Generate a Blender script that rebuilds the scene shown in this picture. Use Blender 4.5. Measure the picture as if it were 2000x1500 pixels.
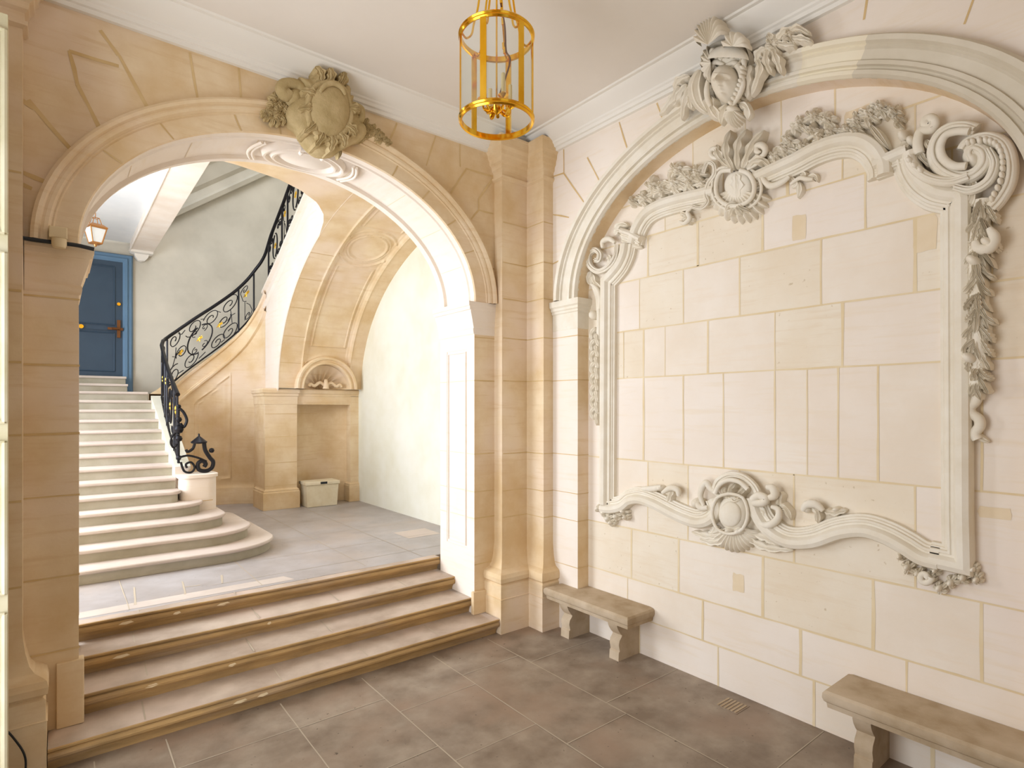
import bpy, math, random
from mathutils import Vector, Matrix
random.seed(7)
PI = math.pi
for o in list(bpy.data.objects): bpy.data.objects.remove(o)
sc = bpy.context.scene
C = sc.collection

# ------------------------------------------------------------------ camera, light, exposure
FP, HZ, HC = 1116.0, 797.0, 2.4          # focal length in pixels, horizon row, eye height
YAW = math.atan(890 / FP)
cam = bpy.data.cameras.new('camera')
cam.sensor_width = 36; cam.lens = 36 * FP / 2000; cam.shift_y = (HZ - 750) / 2000; cam.clip_start = .05
co = bpy.data.objects.new('camera', cam); C.objects.link(co)
co.location = (0, 0, HC); co.rotation_euler = (PI / 2, 0, -YAW)
sc.camera = co
sc.view_settings.view_transform = 'Standard'
sc.view_settings.look = 'None'
sc.view_settings.exposure = 0.0
sc.view_settings.gamma = 1.0
sc.view_settings.use_curve_mapping = False

def srgb(r, g, b):
    f = lambda c: c / 12.92 if c <= .04045 else ((c + .055) / 1.055) ** 2.4
    return (f(r / 255), f(g / 255), f(b / 255), 1)

w = bpy.data.worlds.new('sky'); sc.world = w; w.use_nodes = True
w.node_tree.nodes['Background'].inputs[0].default_value = (.93, .95, 1, 1)
w.node_tree.nodes['Background'].inputs[1].default_value = .50

def area(name, loc, target, sx, sy, power, col):
    l = bpy.data.lights.new(name, 'AREA'); l.shape = 'RECTANGLE'; l.size = sx; l.size_y = sy
    l.energy = power; l.color = col
    o = bpy.data.objects.new(name, l); C.objects.link(o); o.location = loc
    d = Vector(target) - Vector(loc)
    o.rotation_euler = d.to_track_quat('-Z', 'Y').to_euler()
    return o
# daylight through the open courtyard arcade on the left and through the stair windows
area('courtyard_daylight', (-1.75, 3.0, 2.3), (4.5, 3.4, 2.3), 2.3, 3.4, 132, (.88, .94, 1.0))
area('ceiling_fill', (-1.7, 2.6, .25), (2.2, 2.4, 5.4), 3.0, 1.6, 58, (1.0, .96, .92))  # added low lamp outside, aimed up to brighten the hall ceiling
area('street_door_daylight', (.9, -2.35, 2.2), (1.4, 5.0, 2.6), 2.2, 3.4, 7, (1.0, .93, .82))
area('stair_window_daylight', (-2.3, 7.9, 3.0), (4.5, 6.0, 1.5), 3.2, 3.0, 400, (.84, .91, 1.0))
area('stairwell_skylight', (2.2, 9.6, 8.9), (2.4, 10.4, 0), 2.4, 3.6, 150, (.95, .97, 1.0))

# ------------------------------------------------------------------ surveyed rays
SN, CS = math.sin(YAW), math.cos(YAW)
def ray(u, v):
    p = (u - 1000) / FP
    return (SN + CS * p, CS - SN * p, (HZ - v) / FP)
def onx(u, v, X): d = ray(u, v); t = X / d[0]; return (X, d[1] * t, HC + d[2] * t)
def ony(u, v, Y): d = ray(u, v); t = Y / d[1]; return (d[0] * t, Y, HC + d[2] * t)

# ------------------------------------------------------------------ materials
def mat(name, col, col2=None, scale=2.0, rough=.85, metal=0, bump=.0, bscale=30, col3=None, strata=False,
        spots=None, mixlo=.35, mixhi=.65, stretch=(1, 1, 1)):
    m = bpy.data.materials.new(name); m.use_nodes = True
    nt = m.node_tree; N = nt.nodes; L = nt.links; b = N['Principled BSDF']
    b.inputs['Roughness'].default_value = rough; b.inputs['Metallic'].default_value = metal
    b.inputs['Base Color'].default_value = col
    if rough > .6: b.inputs['Specular IOR Level'].default_value = .15
    tc = N.new('ShaderNodeNewGeometry'); mp = N.new('ShaderNodeMapping'); mp.inputs['Scale'].default_value = stretch
    L.new(tc.outputs['Position'], mp.inputs['Vector'])
    cur = None
    def noise(s, det=6, ro=.6, vec=None):
        n = N.new('ShaderNodeTexNoise'); n.inputs['Scale'].default_value = s
        n.inputs['Detail'].default_value = det; n.inputs['Roughness'].default_value = ro
        L.new((vec or mp).outputs['Vector'], n.inputs['Vector']); return n
    def mix(fac, a, bcol):
        x = N.new('ShaderNodeMix'); x.data_type = 'RGBA'
        L.new(fac, x.inputs['Factor'])
        if isinstance(a, tuple): x.inputs['A'].default_value = a
        else: L.new(a, x.inputs['A'])
        if isinstance(bcol, tuple): x.inputs['B'].default_value = bcol
        else: L.new(bcol, x.inputs['B'])
        return x.outputs['Result']
    def ramp(src, lo, hi):
        r = N.new('ShaderNodeMapRange'); r.inputs['From Min'].default_value = lo; r.inputs['From Max'].default_value = hi
        L.new(src, r.inputs['Value']); return r.outputs['Result']
    if col2:
        cur = mix(ramp(noise(scale).outputs['Fac'], mixlo, mixhi), col, col2)
    if col3:
        cur = mix(ramp(noise(scale * .45, 3).outputs['Fac'], .5, .72), cur, col3)
    if strata:
        mp2 = N.new('ShaderNodeMapping'); mp2.inputs['Scale'].default_value = (1.2, 1.2, 14)
        L.new(tc.outputs['Position'], mp2.inputs['Vector'])
        n = noise(1.6, 5, .65, mp2)
        cur = mix(ramp(n.outputs['Fac'], .52, .8), cur, strata)
    if spots:
        n = noise(26, 2, .5)
        cur = mix(ramp(n.outputs['Fac'], .7, .76), cur, spots)
    if cur: L.new(cur, b.inputs['Base Color'])
    if bump:
        bn = N.new('ShaderNodeBump'); bn.inputs['Strength'].default_value = bump; bn.inputs['Distance'].default_value = .01
        L.new(noise(bscale, 8, .65).outputs['Fac'], bn.inputs['Height']); L.new(bn.outputs['Normal'], b.inputs['Normal'])
    return m
S = srgb
M = {}
M['stone'] = mat('warm_limestone', S(238, 217, 184), S(220, 190, 146), 1.9, bump=.12, col3=S(238, 217, 196), strata=S(222, 192, 150))
M['pale2'] = mat('pale_limestone_rosy', S(242, 231, 217), S(236, 222, 204), 1.9, bump=.10, strata=S(238, 222, 202))
M['pale3'] = mat('pale_limestone_sandy', S(240, 229, 211), S(234, 219, 196), 1.7, bump=.10, strata=S(230, 212, 186), spots=S(212, 194, 166))
M['pale'] = mat('pale_limestone', S(242, 231, 219), S(238, 224, 208), 1.3, bump=.10, col3=S(239, 226, 216), strata=S(236, 220, 198))
M['mortar'] = mat('yellow_mortar', S(208, 176, 124), S(222, 194, 146), 3)
M['pmortar'] = mat('pale_mortar', S(226, 204, 164), S(234, 216, 182), 3)
M['relief'] = mat('carved_stone', S(238, 230, 215), S(230, 219, 199), 5, bump=.10, bscale=45)
M['buff'] = mat('weathered_carving', S(204, 182, 138), S(182, 160, 114), 7, bump=.9, bscale=28)
M['stain'] = mat('patched_stone', S(230, 210, 178), S(236, 218, 190), 4)
M['yblock'] = mat('yellow_voussoir', S(240, 230, 207), S(235, 222, 197), 3)
M['gblock'] = mat('grey_voussoir', S(222, 212, 194), S(212, 201, 180), 3)
M['plaster'] = mat('ceiling_plaster', S(238, 231, 222), S(233, 225, 215), .7, rough=.9)
M['cornice'] = mat('cornice_plaster', S(240, 235, 226), rough=.8)
M['white'] = mat('limewash', S(238, 236, 222), S(230, 226, 206), 1.6, rough=.9, bump=.06, bscale=9, col3=S(242, 240, 230))
M['wash'] = mat('white_ceiling_wash', S(240, 240, 238), S(228, 230, 230), 1.2, rough=.9, stretch=(1, 1, 1))
M['beam'] = mat('beam_plaster', S(244, 234, 222), S(236, 222, 206), 2.5, rough=.9)
M['grey'] = mat('grey_limewash', S(208, 202, 188), S(194, 188, 174), 1.5, rough=.9, bump=.06, bscale=8, col3=S(218, 211, 196))
M['floor'] = mat('hall_flagstone', S(166, 150, 132), S(126, 109, 92), 2.6, rough=.5, bump=.14, bscale=25, col3=S(156, 132, 112), spots=S(92, 78, 66))
M['land'] = mat('landing_flagstone', S(184, 178, 177), S(166, 158, 154), 2.0, rough=.45, bump=.10, bscale=22, col3=S(186, 172, 162), spots=S(150, 140, 134))
M['joint'] = mat('floor_joint', S(190, 176, 156), rough=.9)
M['tread'] = mat('entry_tread', S(206, 188, 170), S(176, 156, 138), 2.6, rough=.6, bump=.12, bscale=30, col3=S(214, 192, 176))
M['riser'] = mat('ochre_riser', S(196, 160, 108), S(164, 134, 92), 5, rough=.75, bump=.5, bscale=35, col3=S(178, 152, 122), stretch=(.5, 1, 3))
M['gtread'] = mat('stair_tread_lit', S(214, 200, 188), S(198, 184, 172), 2.2, rough=.6, bump=.1, col3=S(206, 190, 180))  # same stone as the risers, lighter: light on treads put into colour
M['griser'] = mat('stair_riser_shaded', S(184, 177, 160), S(168, 160, 140), 3, rough=.8, bump=.15)  # same stone as the treads, its shade put into a darker colour
M['bench'] = mat('bench_stone', S(196, 176, 150), S(172, 150, 120), 4, rough=.8, bump=.3, bscale=30, col3=S(212, 194, 170))
M['brass'] = mat('polished_brass', S(250, 200, 70), S(236, 176, 40), 6, rough=.16, metal=1)
M['gilt'] = mat('gilding', S(250, 205, 80), rough=.3, metal=1)
M['iron'] = mat('wrought_iron', S(34, 33, 38), rough=.4, metal=.6)
M['bluedoor'] = mat('door_paint', S(50, 72, 92), S(45, 66, 86), 2, rough=.5)
M['blueframe'] = mat('door_frame_paint', S(98, 132, 162), S(90, 124, 154), 2, rough=.5)
M['bronze'] = mat('aged_bronze', S(120, 78, 44), rough=.45, metal=.7)
M['copper'] = mat('lantern_copper', S(176, 126, 76), rough=.35, metal=.9)
M['candle'] = mat('candle_sleeve', S(238, 218, 160), rough=.5)
M['cream'] = mat('cream_paint', S(222, 214, 186), S(206, 196, 160), 3, rough=.4)
M['black'] = mat('black_cable', S(24, 30, 36), rough=.5)
M['box'] = mat('chest_stone', S(238, 228, 204), S(226, 212, 182), 5, rough=.85, bump=.3)
M['plug'] = mat('sensor_plastic', S(226, 206, 168), rough=.5)
g = bpy.data.materials.new('clear_glass'); g.use_nodes = True
_n = g.node_tree.nodes; _l = g.node_tree.links
_b = _n['Principled BSDF']; _b.inputs['Base Color'].default_value = (.93, .97, .96, 1); _b.inputs['Roughness'].default_value = .03
_b.inputs['IOR'].default_value = 1.3
_t = _n.new('ShaderNodeBsdfTransparent'); _t.inputs[0].default_value = (.93, .96, .95, 1)
_m = _n.new('ShaderNodeMixShader'); _m.inputs[0].default_value = .10
_l.new(_t.outputs[0], _m.inputs[1]); _l.new(_b.outputs[0], _m.inputs[2]); _l.new(_m.outputs[0], _n['Material Output'].inputs[0])
M['glass'] = g
M['frost'] = mat('pale_lamp_glass', S(232, 238, 242), rough=.2)

# ------------------------------------------------------------------ mesh building
class MB:
    def __init__(s): s.v = []; s.f = []; s.m = []; s.mats = []
    def mi(s, name):
        if name not in s.mats: s.mats.append(name)
        return s.mats.index(name)
    def poly(s, pts, m):
        b = len(s.v); s.v += [tuple(p) for p in pts]; s.f.append(tuple(range(b, b + len(pts)))); s.m.append(s.mi(m))
    def grid(s, rows, m, closed=False, capends=False):
        b = len(s.v); n = len(rows[0]); k = s.mi(m)
        for r in rows: s.v += [tuple(p) for p in r]
        for i in range(len(rows) - 1):
            for j in range(n if closed else n - 1):
                a = b + i * n + j; c = b + i * n + (j + 1) % n
                s.f.append((a, c, c + n, a + n)); s.m.append(k)
        if capends:
            s.f.append(tuple(b + j for j in range(n))); s.m.append(k)
            o = b + (len(rows) - 1) * n
            s.f.append(tuple(o + j for j in reversed(range(n)))); s.m.append(k)
    def box(s, x0, x1, y0, y1, z0, z1, m):
        p = [(x, y, z) for x in (x0, x1) for y in (y0, y1) for z in (z0, z1)]
        for q in ((0, 1, 3, 2), (4, 6, 7, 5), (0, 4, 5, 1), (2, 3, 7, 6), (0, 2, 6, 4), (1, 5, 7, 3)): s.poly([p[i] for i in q], m)
    def prism(s, outline, z0, z1, m, mtop=None):      # outline in plan
        n = len(outline)
        s.poly([(x, y, z1) for x, y in outline], mtop or m)
        s.poly([(x, y, z0) for x, y in reversed(outline)], m)
        for i in range(n):
            a, b = outline[i], outline[(i + 1) % n]
            s.poly([(a[0], a[1], z0), (b[0], b[1], z0), (b[0], b[1], z1), (a[0], a[1], z1)], m)
    def tube(s, pts, rad, m, seg=8, closed=False, flat=None, cap=True):
        pts = [Vector(p) for p in pts]; n = len(pts)
        if isinstance(rad, (int, float)): rad = [rad] * n
        rows = []; up = None
        for i, p in enumerate(pts):
            if closed: t = pts[(i + 1) % n] - pts[i - 1]
            else: t = pts[min(i + 1, n - 1)] - pts[max(i - 1, 0)]
            if t.length < 1e-9: t = Vector((0, 0, 1))
            t.normalize()
            if up is None:
                up = Vector((0, 0, 1)) if abs(t.z) < .9 else Vector((1, 0, 0))
            sd = t.cross(up)
            if sd.length < 1e-6: sd = t.cross(Vector((1, .3, .2)))
            sd.normalize(); up = sd.cross(t).normalized()
            rows.append([p + sd * math.cos(2 * PI * j / seg) * rad[i] + up * math.sin(2 * PI * j / seg) * rad[i] for j in range(seg)])
        if closed: rows.append(rows[0])
        s.grid(rows, m, closed=True, capends=(cap and not closed))
    def lathe(s, c, prof, m, seg=24, a0=0, a1=2 * PI):
        full = abs(a1 - a0 - 2 * PI) < 1e-6
        n = seg if full else seg + 1
        rows = [[(c[0] + r * math.cos(a0 + (a1 - a0) * j / seg), c[1] + r * math.sin(a0 + (a1 - a0) * j / seg), c[2] + z) for j in range(n)] for r, z in prof]
        s.grid(rows, m, closed=full)
    def build(s, name, parent=None, smooth=False, loc=None, auto=None, bevel=0):
        me = bpy.data.meshes.new(name); off = Vector(loc) if loc is not None else Vector((0, 0, 0))
        if parent is not None and loc is None: off = parent.matrix_world.translation.copy() if False else Vector(parent.get('_o', (0, 0, 0)))
        me.from_pydata([tuple(Vector(p) - off) for p in s.v], [], s.f)
        for k in s.mats: me.materials.append(M[k])
        me.polygons.foreach_set('material_index', s.m)
        if smooth: me.polygons.foreach_set('use_smooth', [True] * len(s.f))
        me.update()
        import bmesh
        bm = bmesh.new(); bm.from_mesh(me)
        bmesh.ops.remove_doubles(bm, verts=bm.verts, dist=2e-5)
        bmesh.ops.recalc_face_normals(bm, faces=bm.faces)
        if smooth:
            for e in bm.edges:
                if len(e.link_faces) == 2 and e.calc_face_angle(0) > math.radians(auto or 38): e.smooth = False
        bm.to_mesh(me); bm.free()
        o = bpy.data.objects.new(name, me); C.objects.link(o)
        if parent is not None: o.parent = parent
        elif loc is not None: o.location = off
        if loc is not None: o['_o'] = tuple(off)
        if bevel:
            b = o.modifiers.new('bevel', 'BEVEL'); b.width = bevel; b.segments = 2; b.limit_method = 'ANGLE'; b.angle_limit = math.radians(40)
        return o
def tag(o, label=None, cat=None, group=None, kind=None):
    if label: o['label'] = label
    if cat: o['category'] = cat
    if group: o['group'] = group
    if kind: o['kind'] = kind
    return o
def thing(name, loc, label, cat, group=None):
    o = bpy.data.objects.new(name, None); C.objects.link(o); o.location = loc; o['_o'] = tuple(loc); o.empty_display_size = .1
    return tag(o, label, cat, group)
def structure(o): o['kind'] = 'structure'; return o

def catmull(p, n=6, closed=False):
    out = []; N = len(p)
    rng = range(N if closed else N - 1)
    for i in rng:
        p0 = p[(i - 1) % N] if closed or i > 0 else p[0]
        p1 = p[i]; p2 = p[(i + 1) % N]; p3 = p[(i + 2) % N] if closed or i + 2 < N else p[-1]
        for k in range(n):
            t = k / n
            out.append(tuple(.5 * (2 * b + (c - a) * t + (2 * a - 5 * b + 4 * c - d) * t * t + (3 * b - a - 3 * c + d) * t ** 3) for a, b, c, d in zip(p0, p1, p2, p3)))
    if not closed: out.append(tuple(p[-1]))
    return out

# a joint is a narrow mortar band, part of its wall's own mesh
JC = [0]
def joint(mb, a, b, nrm, wd, m='mortar', off=.0015, wob=.25):
    JC[0] += 1; off += (JC[0] % 23) * 5e-5
    a = Vector(a); b = Vector(b); n = Vector(nrm).normalized(); d = b - a; L = d.length
    if L < .01: return
    t = d / L; s = n.cross(t); k = max(2, int(L / .18)); rows = []
    for i in range(k + 1):
        p = a + t * L * i / k + n * off + s * random.uniform(-.3, .3) * wd * .5
        h = wd * .5 * (1 + random.uniform(-wob, wob))
        rows.append([p - s * h, p + s * h])
    mb.grid(rows, m)

# ================================================================== SETTING
XB, XR = 4.31, 4.47        # front plane and recessed plane of the right wall
YA, YA2 = 5.10, 5.80       # front and back plane of the arcade wall
XL = -.65
ZC = 5.42
ACX, AA, AB, ASZ = 1.835, 1.71, 1.22, 3.55      # arch of the arcade wall
BCY, BA, BB, BSZ = 2.49, 1.80, 1.28, 3.56       # blind arch of the right wall
def ell(cx, a, b, z0, n=48, lo=0, hi=PI): return [(cx + a * math.cos(hi + (lo - hi) * i / n), z0 + b * math.sin(hi + (lo - hi) * i / n)) for i in range(n + 1)]

# --- hall floor
mb = MB()
mb.poly([(-1.6, -2.5, 0), (4.5, -2.5, 0), (4.5, 5.1, 0), (-1.6, 5.1, 0)], 'floor')
xs = [-.35, .2, .62, 1.42, 2.12, 2.85, 3.5]
for i, x in enumerate(xs): joint(mb, (x, -2.4, 0), (x, 4.8, 0), (0, 0, 1), .009, 'joint')
xa = [-1.5] + xs + [4.45]
for i in range(len(xa) - 1):
    y = -2.2 + random.random()
    while y < 4.7:
        joint(mb, (xa[i], y, 0), (xa[i + 1], y, 0), (0, 0, 1), .007, 'joint'); y += random.uniform(.75, 1.35)
structure(mb.build('floor'))
# --- upper landing floor
mb = MB()
mb.box(-1.7, 4.5, 5.93, 12.3, .3, .638, 'land')
for x in (-.3, .5, 1.6, 2.7, 3.4): joint(mb, (x, 5.99, .638), (x, 10.2, .638), (0, 0, 1), .008, 'joint')
for y in (6.3, 7.0, 7.9, 8.9, 9.7): joint(mb, (1.2, y, .638), (4.48, y, .638), (0, 0, 1), .006, 'joint')
for a, b in (((.95, 6.15), (.98, 6.4)), ((.98, 6.4), (1.12, 6.38)), ((.98, 6.4), (1.0, 6.62)), ((1.3, 6.3), (1.36, 6.62)), ((.55, 6.1), (.6, 6.7))):
    joint(mb, (*a, .638), (*b, .638), (0, 0, 1), .018, 'joint')
mb.poly([(.13, 5.99, .6392), (1.92, 5.99, .6392), (1.86, 6.17, .6392), (.13, 6.17, .6392)], 'gtread')
mb.poly([(3.72, 6.9, .6395), (4.22, 6.9, .6395), (4.22, 7.35, .6395), (3.72, 7.35, .6395)], 'gtread')
structure(mb.build('floor'))

# --- ceiling of the hall
mb = MB()
mb.poly([(XL - .2, -2.5, ZC), (XR, -2.5, ZC), (XR, YA, ZC), (XL - .2, YA, ZC)], 'plaster')
structure(mb.build('ceiling'))

# cornice, mitred in the corner; profile = (projection, height)
CP = [(.0, 5.215), (.035, 5.215), (.04, 5.245), (.06, 5.25), (.07, 5.275), (.085, 5.285), (.09, 5.30), (.105, 5.31), (.15, 5.335), (.20, 5.375), (.225, 5.395), (.23, 5.405), (.26, 5.407), (.27, 5.42)]
mb = MB()
mb.grid([[(XL + .0 + p, YA - p, z) for p, z in CP], [(XB - p, YA - p, z) for p, z in CP], [(XB - p, -2.5, z) for p, z in CP]], 'cornice')
structure(mb.build('trim_1', smooth=True, auto=25))

# --- arcade wall with its arch
mb = MB()
e = ell(ACX, AA, AB, ASZ)
for Y, sgn in ((YA, 1), (YA2, -1)):
    top = ZC if sgn > 0 else 5.3
    for (a, b) in zip(e, e[1:]): mb.poly([(a[0], Y, a[1]), (b[0], Y, b[1]), (b[0], Y, top), (a[0], Y, top)], 'stone')
    xl = XL if sgn > 0 else -1.7
    mb.poly([(xl, Y, 0), (ACX - AA, Y, 0), (ACX - AA, Y, ASZ), (ACX - AA, Y, top), (xl, Y, top)], 'stone')
    mb.poly([(ACX + AA, Y, 0), (4.5, Y, 0), (4.5, Y, top), (ACX + AA, Y, top), (ACX + AA, Y, ASZ)], 'stone')
# soffit with sunk central band, and jambs with sunk panel
prof = [(0, 0), (.0, .0), (.07, 0), (.085, -.012), (.105, -.012), (.115, .022), (.13, .022), (.57, .022), (.585, .022), (.595, -.012), (.615, -.012), (.63, 0), (.70, 0)]
rows = []
for i in range(49):
    th = PI - PI * i / 48
    r = []
    for dy, d in prof:
        r.append((ACX + (AA + d) * math.cos(th), YA + dy, ASZ + (AB + d) * math.sin(th)))
    rows.append(r)
mb.grid(rows, 'pale')
for sx in (-1, 1):
    X = ACX + sx * AA
    def J(y0, y1, z0, z1, d=0, m='pale'): mb.poly([(X + sx * d, y0, z0), (X + sx * d, y1, z0), (X + sx * d, y1, z1), (X + sx * d, y0, z1)], m)
    z0p, z1p, a0, a1 = .85, 3.05, 5.24, 5.66
    J(YA, YA2, 0, z0p); J(YA, YA2, z1p, ASZ); J(YA, a0, z0p, z1p); J(a1, YA2, z0p, z1p)
    fr = [(0, 0), (.006, .012), (.022, .012), (.028, -.006), (.036, -.006), (.042, .01), (.05, .01)]
    rows = []
    for ins, d in fr:
        rows.append([(X + sx * d, a0 + ins, z0p + ins), (X + sx * d, a1 - ins, z0p + ins), (X + sx * d, a1 - ins, z1p - ins), (X + sx * d, a0 + ins, z1p - ins)])
    mb.grid(rows, 'pale', closed=True)
    J(a0 + .05, a1 - .05, z0p + .05, z1p - .05, .01)
    for z in (1.2, 1.49, 1.9, 2.7):
        if sx > 0: joint(mb, (X, YA, z), (X, a0, z), (-sx, 0, 0), .006, 'pmortar'); joint(mb, (X, a1, z), (X, YA2, z), (-sx, 0, 0), .006, 'pmortar'); joint(mb, (X, a0 + .06, z), (X, a1 - .06, z), (-sx, 0, 0), .005, 'pmortar', off=-.006)
# soffit joints
for k in (5, 10, 15, 20, 28, 33, 38, 43):
    th = PI - PI * k / 48
    p = lambda dy, d: Vector((ACX + (AA + d) * math.cos(th), YA + dy, ASZ + (AB + d) * math.sin(th)))
    joint(mb, p(.13, .0205), p(.57, .0205), (-math.cos(th), 0, -math.sin(th)), .006, 'pmortar', off=0)
# face joints: courses and voussoirs
NA = (0, -1, 0)
def JA(x0, z0, x1, z1, wd=.02): joint(mb, (x0, YA, z0), (x1, YA, z1), NA, wd)
for z in (.70, 1.2, 1.49, 1.9, 2.7, 3.17): JA(ACX + AA, z, 3.83, z, .012)
JA(3.82, 3.6, 3.82, 4.45, .014); JA(3.6, 3.95, 3.83, 3.95, .014)
for z in (.70, 1.22, 1.785, 2.22, 2.7, 3.17): JA(-.18, z, .13, z, .014)
for x0, z0, x1, z1, wd in ((3.50, 4.44, 3.60, 4.56, .02), (3.6, 4.56, 3.6, 4.68, .02), (3.6, 4.68, 3.79, 4.95, .02), (3.24, 4.66, 3.44, 4.97, .02), (3.44, 4.97, 3.79, 4.97, .02), (3.36, 4.97, 3.36, 5.21, .018),
                       (2.95, 4.87, 3.06, 5.21, .016), (2.55, 5.03, 2.62, 5.2, .02), (3.6, 4.56, 3.8, 4.56, .02)): JA(x0, z0, x1, z1, wd)
for x0, z0, x1, z1, wd in ((.88, 4.82, .82, 5.2, .02), (.57, 4.62, .36, 5.0, .026), (.36, 5.0, .25, 5.14, .028), (.25, 4.42, .12, 4.7, .028), (.12, 4.7, .07, 4.92, .024), (.07, 4.92, .36, 4.92, .024), (.1, 4.2, -.15, 4.5, .024), (-.12, 4.45, -.3, 4.55, .026),
                       (1.2, 4.91, 1.18, 5.21, .02), (-.02, 3.95, -.2, 4.0, .03), (-.13, 3.9, -.3, 3.95, .03)): JA(x0, z0, x1, z1, wd)
structure(mb.build('wall_back'))

# archivolt moulding: bands blended between an outer and an inner ellipse
def archivolt(plane, c, z0, ao, bo, ai, bi, prof, m, mb, n=56, joints=(), jm='mortar', base=None, segm=None):
    rows = []
    for i in range(n + 1):
        th = PI - PI * i / n
        r = []
        for f, d in prof:
            a = ao + (ai - ao) * f; b = bo + (bi - bo) * f
            r.append(plane(c + a * math.cos(th), z0 + b * math.sin(th), d))
        rows.append(r)
    if segm:
        for i in range(n): mb.grid(rows[i:i + 2], segm(180 - 180 * (i + .5) / n))
    else: mb.grid(rows, m)
    for (th, f0, f1, d, wd) in joints:
        th = math.radians(th)
        P = [plane(c + (ao + (ai - ao) * f) * math.cos(th), z0 + (bo + (bi - bo) * f) * math.sin(th), d) for f in (f0, f1)]
        nr = Vector(plane(0, 0, 1)) - Vector(plane(0, 0, 0))
        joint(mb, P[0], P[1], nr, wd, jm, off=.002)
PLA = lambda a, b, h: (a, YA - h, b)
PLB = lambda a, b, h: (XB - h, a, b)
PLR = lambda a, b, h: (XR - h, a, b)
mb = MB()
archivolt(PLA, ACX, ASZ, 1.975, 1.47, AA, AB, [(0, 0), (0, .07), (.08, .085), (.16, .075), (.20, .05), (.26, .055), (.34, .052), (.40, .03), (.44, .035), (.47, .018), (.97, .018), (1, 0)], 'stone', mb,
          joints=[(a, .46, .98, .018, .012) for a in (148, 131, 112, 101, 65, 52, 38, 24)])
structure(mb.build('trim_2', smooth=True, auto=20))

# impost blocks of the arch
IP = [(.0, 3.20), (.012, 3.21), (.02, 3.24), (.02, 3.26), (.012, 3.27), (.03, 3.34), (.06, 3.44), (.062, 3.46), (.075, 3.465), (.078, 3.50), (.088, 3.505), (.09, 3.55), (0, 3.552)]
for sx in (-1, 1):
    X = ACX + sx * AA; mb = MB()
    xo = 3.82 if sx > 0 else -.17
    fr = lambda p, z: (X - sx * p, YA - p * .35, z)
    mb.grid([[(xo, YA - p * .35, z) for p, z in IP], [fr(p, z) for p, z in IP], [(X - sx * p, YA2 + p * .3, z) for p, z in IP], [(X + sx * .1, YA2 + p * .3, z) for p, z in IP]], 'pale' if sx > 0 else 'stone')
    structure(mb.build('trim_' + ('4' if sx > 0 else '3'), smooth=True, auto=20))

# --- corner pilasters (arcade wall, right wall) and the left one
def pilaster(mb, x0, x1, y0, y1, m='stone'):
    """shaft with base and capital; the shaft footprint is x0..x1, y0..y1 and mouldings grow outwards"""
    prof = [(.12, 0), (.12, .36), (.125, .365), (.115, .37), (.115, .50), (.10, .515), (.105, .525), (.125, .54), (.13, .585), (.12, .625), (.10, .64), (.06, .66), (.035, .70), (.015, .78), (0, .90),
            (0, 4.90), (.025, 4.915), (.028, 4.94), (.01, 4.95), (.012, 5.0), (.03, 5.02), (.035, 5.06), (.055, 5.08), (.06, 5.12), (.075, 5.14), (.08, 5.18), (.10, 5.21), (.105, 5.30), (.11, 5.305), (.11, 5.33)]
    return prof, m
def pil_rows(path, prof, m, mb):
    # path: function p -> list of corner points
    rows = []
    for p, z in prof: rows.append([(x, y, z) for x, y in path(p)])
    mb.grid(rows, m)
mb = MB(); prof, _ = pilaster(mb, 0, 0, 0, 0)
XS, YS = 4.17, 4.96     # pilaster faces on the right wall / arcade wall
pil_rows(lambda p: [(3.815 - p * 1.15, YA), (3.815 - p * 1.15, YS - p * 1.35), (XS - p * .9, YS - p * 1.35), (XS - p * .9, 4.675 - p * .85), (XB + .0, 4.675 - p * .85)], prof, 'stone', mb)
for z in (.70, 1.2, 1.49, 1.9, 2.7, 3.17, 3.6, 4.0, 4.44):
    o_ = 0 if z > .9 else .1
    joint(mb, (3.83, YS, z), (XS, YS, z), NA, .011) if z > .9 else None
    joint(mb, (XS, YS, z), (XS, 4.68, z), (-1, 0, 0), .011) if z > .9 else None
    joint(mb, (XS, 4.675, z), (XB, 4.675, z), NA, .011) if z > .9 else None
structure(mb.build('trim_5', smooth=True, auto=22))
mb = MB()
pil_rows(lambda p: [(-.175 + p * 1.05, YA), (-.175 + p * 1.05, YS - p * 1.35), (-.60, YS - p * 1.35)], prof, 'stone', mb)
for z in (1.22, 1.785, 2.22, 2.7, 3.17, 3.95): joint(mb, (-.5, YS, z), (-.18, YS, z), NA, .014)
structure(mb.build('trim_6', smooth=True, auto=22))
# small plinths on the arch piers
mb = MB()
mb.box(3.515, 3.72, YA - .03, YA + .02, .165, .41, 'stone')
structure(mb.build('trim_7', bevel=.006))
mb = MB()
mb.box(.0, .155, YA - .03, YA + .06, .165, .62, 'stone')
structure(mb.build('trim_8', bevel=.006))

# --- right wall: pier face with blind arch, reveal, recessed field
mb = MB()
e = ell(BCY, BA, BB, BSZ)
for (a, b) in zip(e, e[1:]): mb.poly([(XB, a[0], a[1]), (XB, b[0], b[1]), (XB, b[0], ZC), (XB, a[0], ZC)], 'pale')
mb.poly([(XB, -2.5, 0), (XB, BCY - BA, 0), (XB, BCY - BA, BSZ), (XB, BCY - BA, ZC), (XB, -2.5, ZC)], 'pale')
mb.poly([(XB, BCY + BA, 0), (XB, YA, 0), (XB, YA, ZC), (XB, BCY + BA, ZC), (XB, BCY + BA, BSZ)], 'pale')
full = [(BCY - BA, 0)] + e + [(BCY + BA, 0)]
mb.grid([[(XB, y, z) for y, z in full], [(XR, y, z) for y, z in full]], 'stone')
NB = (-1, 0, 0)
def JB(y0, z0, y1, z1, wd=.014, m='pmortar', X=XR): joint(mb, (X, y0, z0), (X, y1, z1), NB, wd, m)
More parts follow.
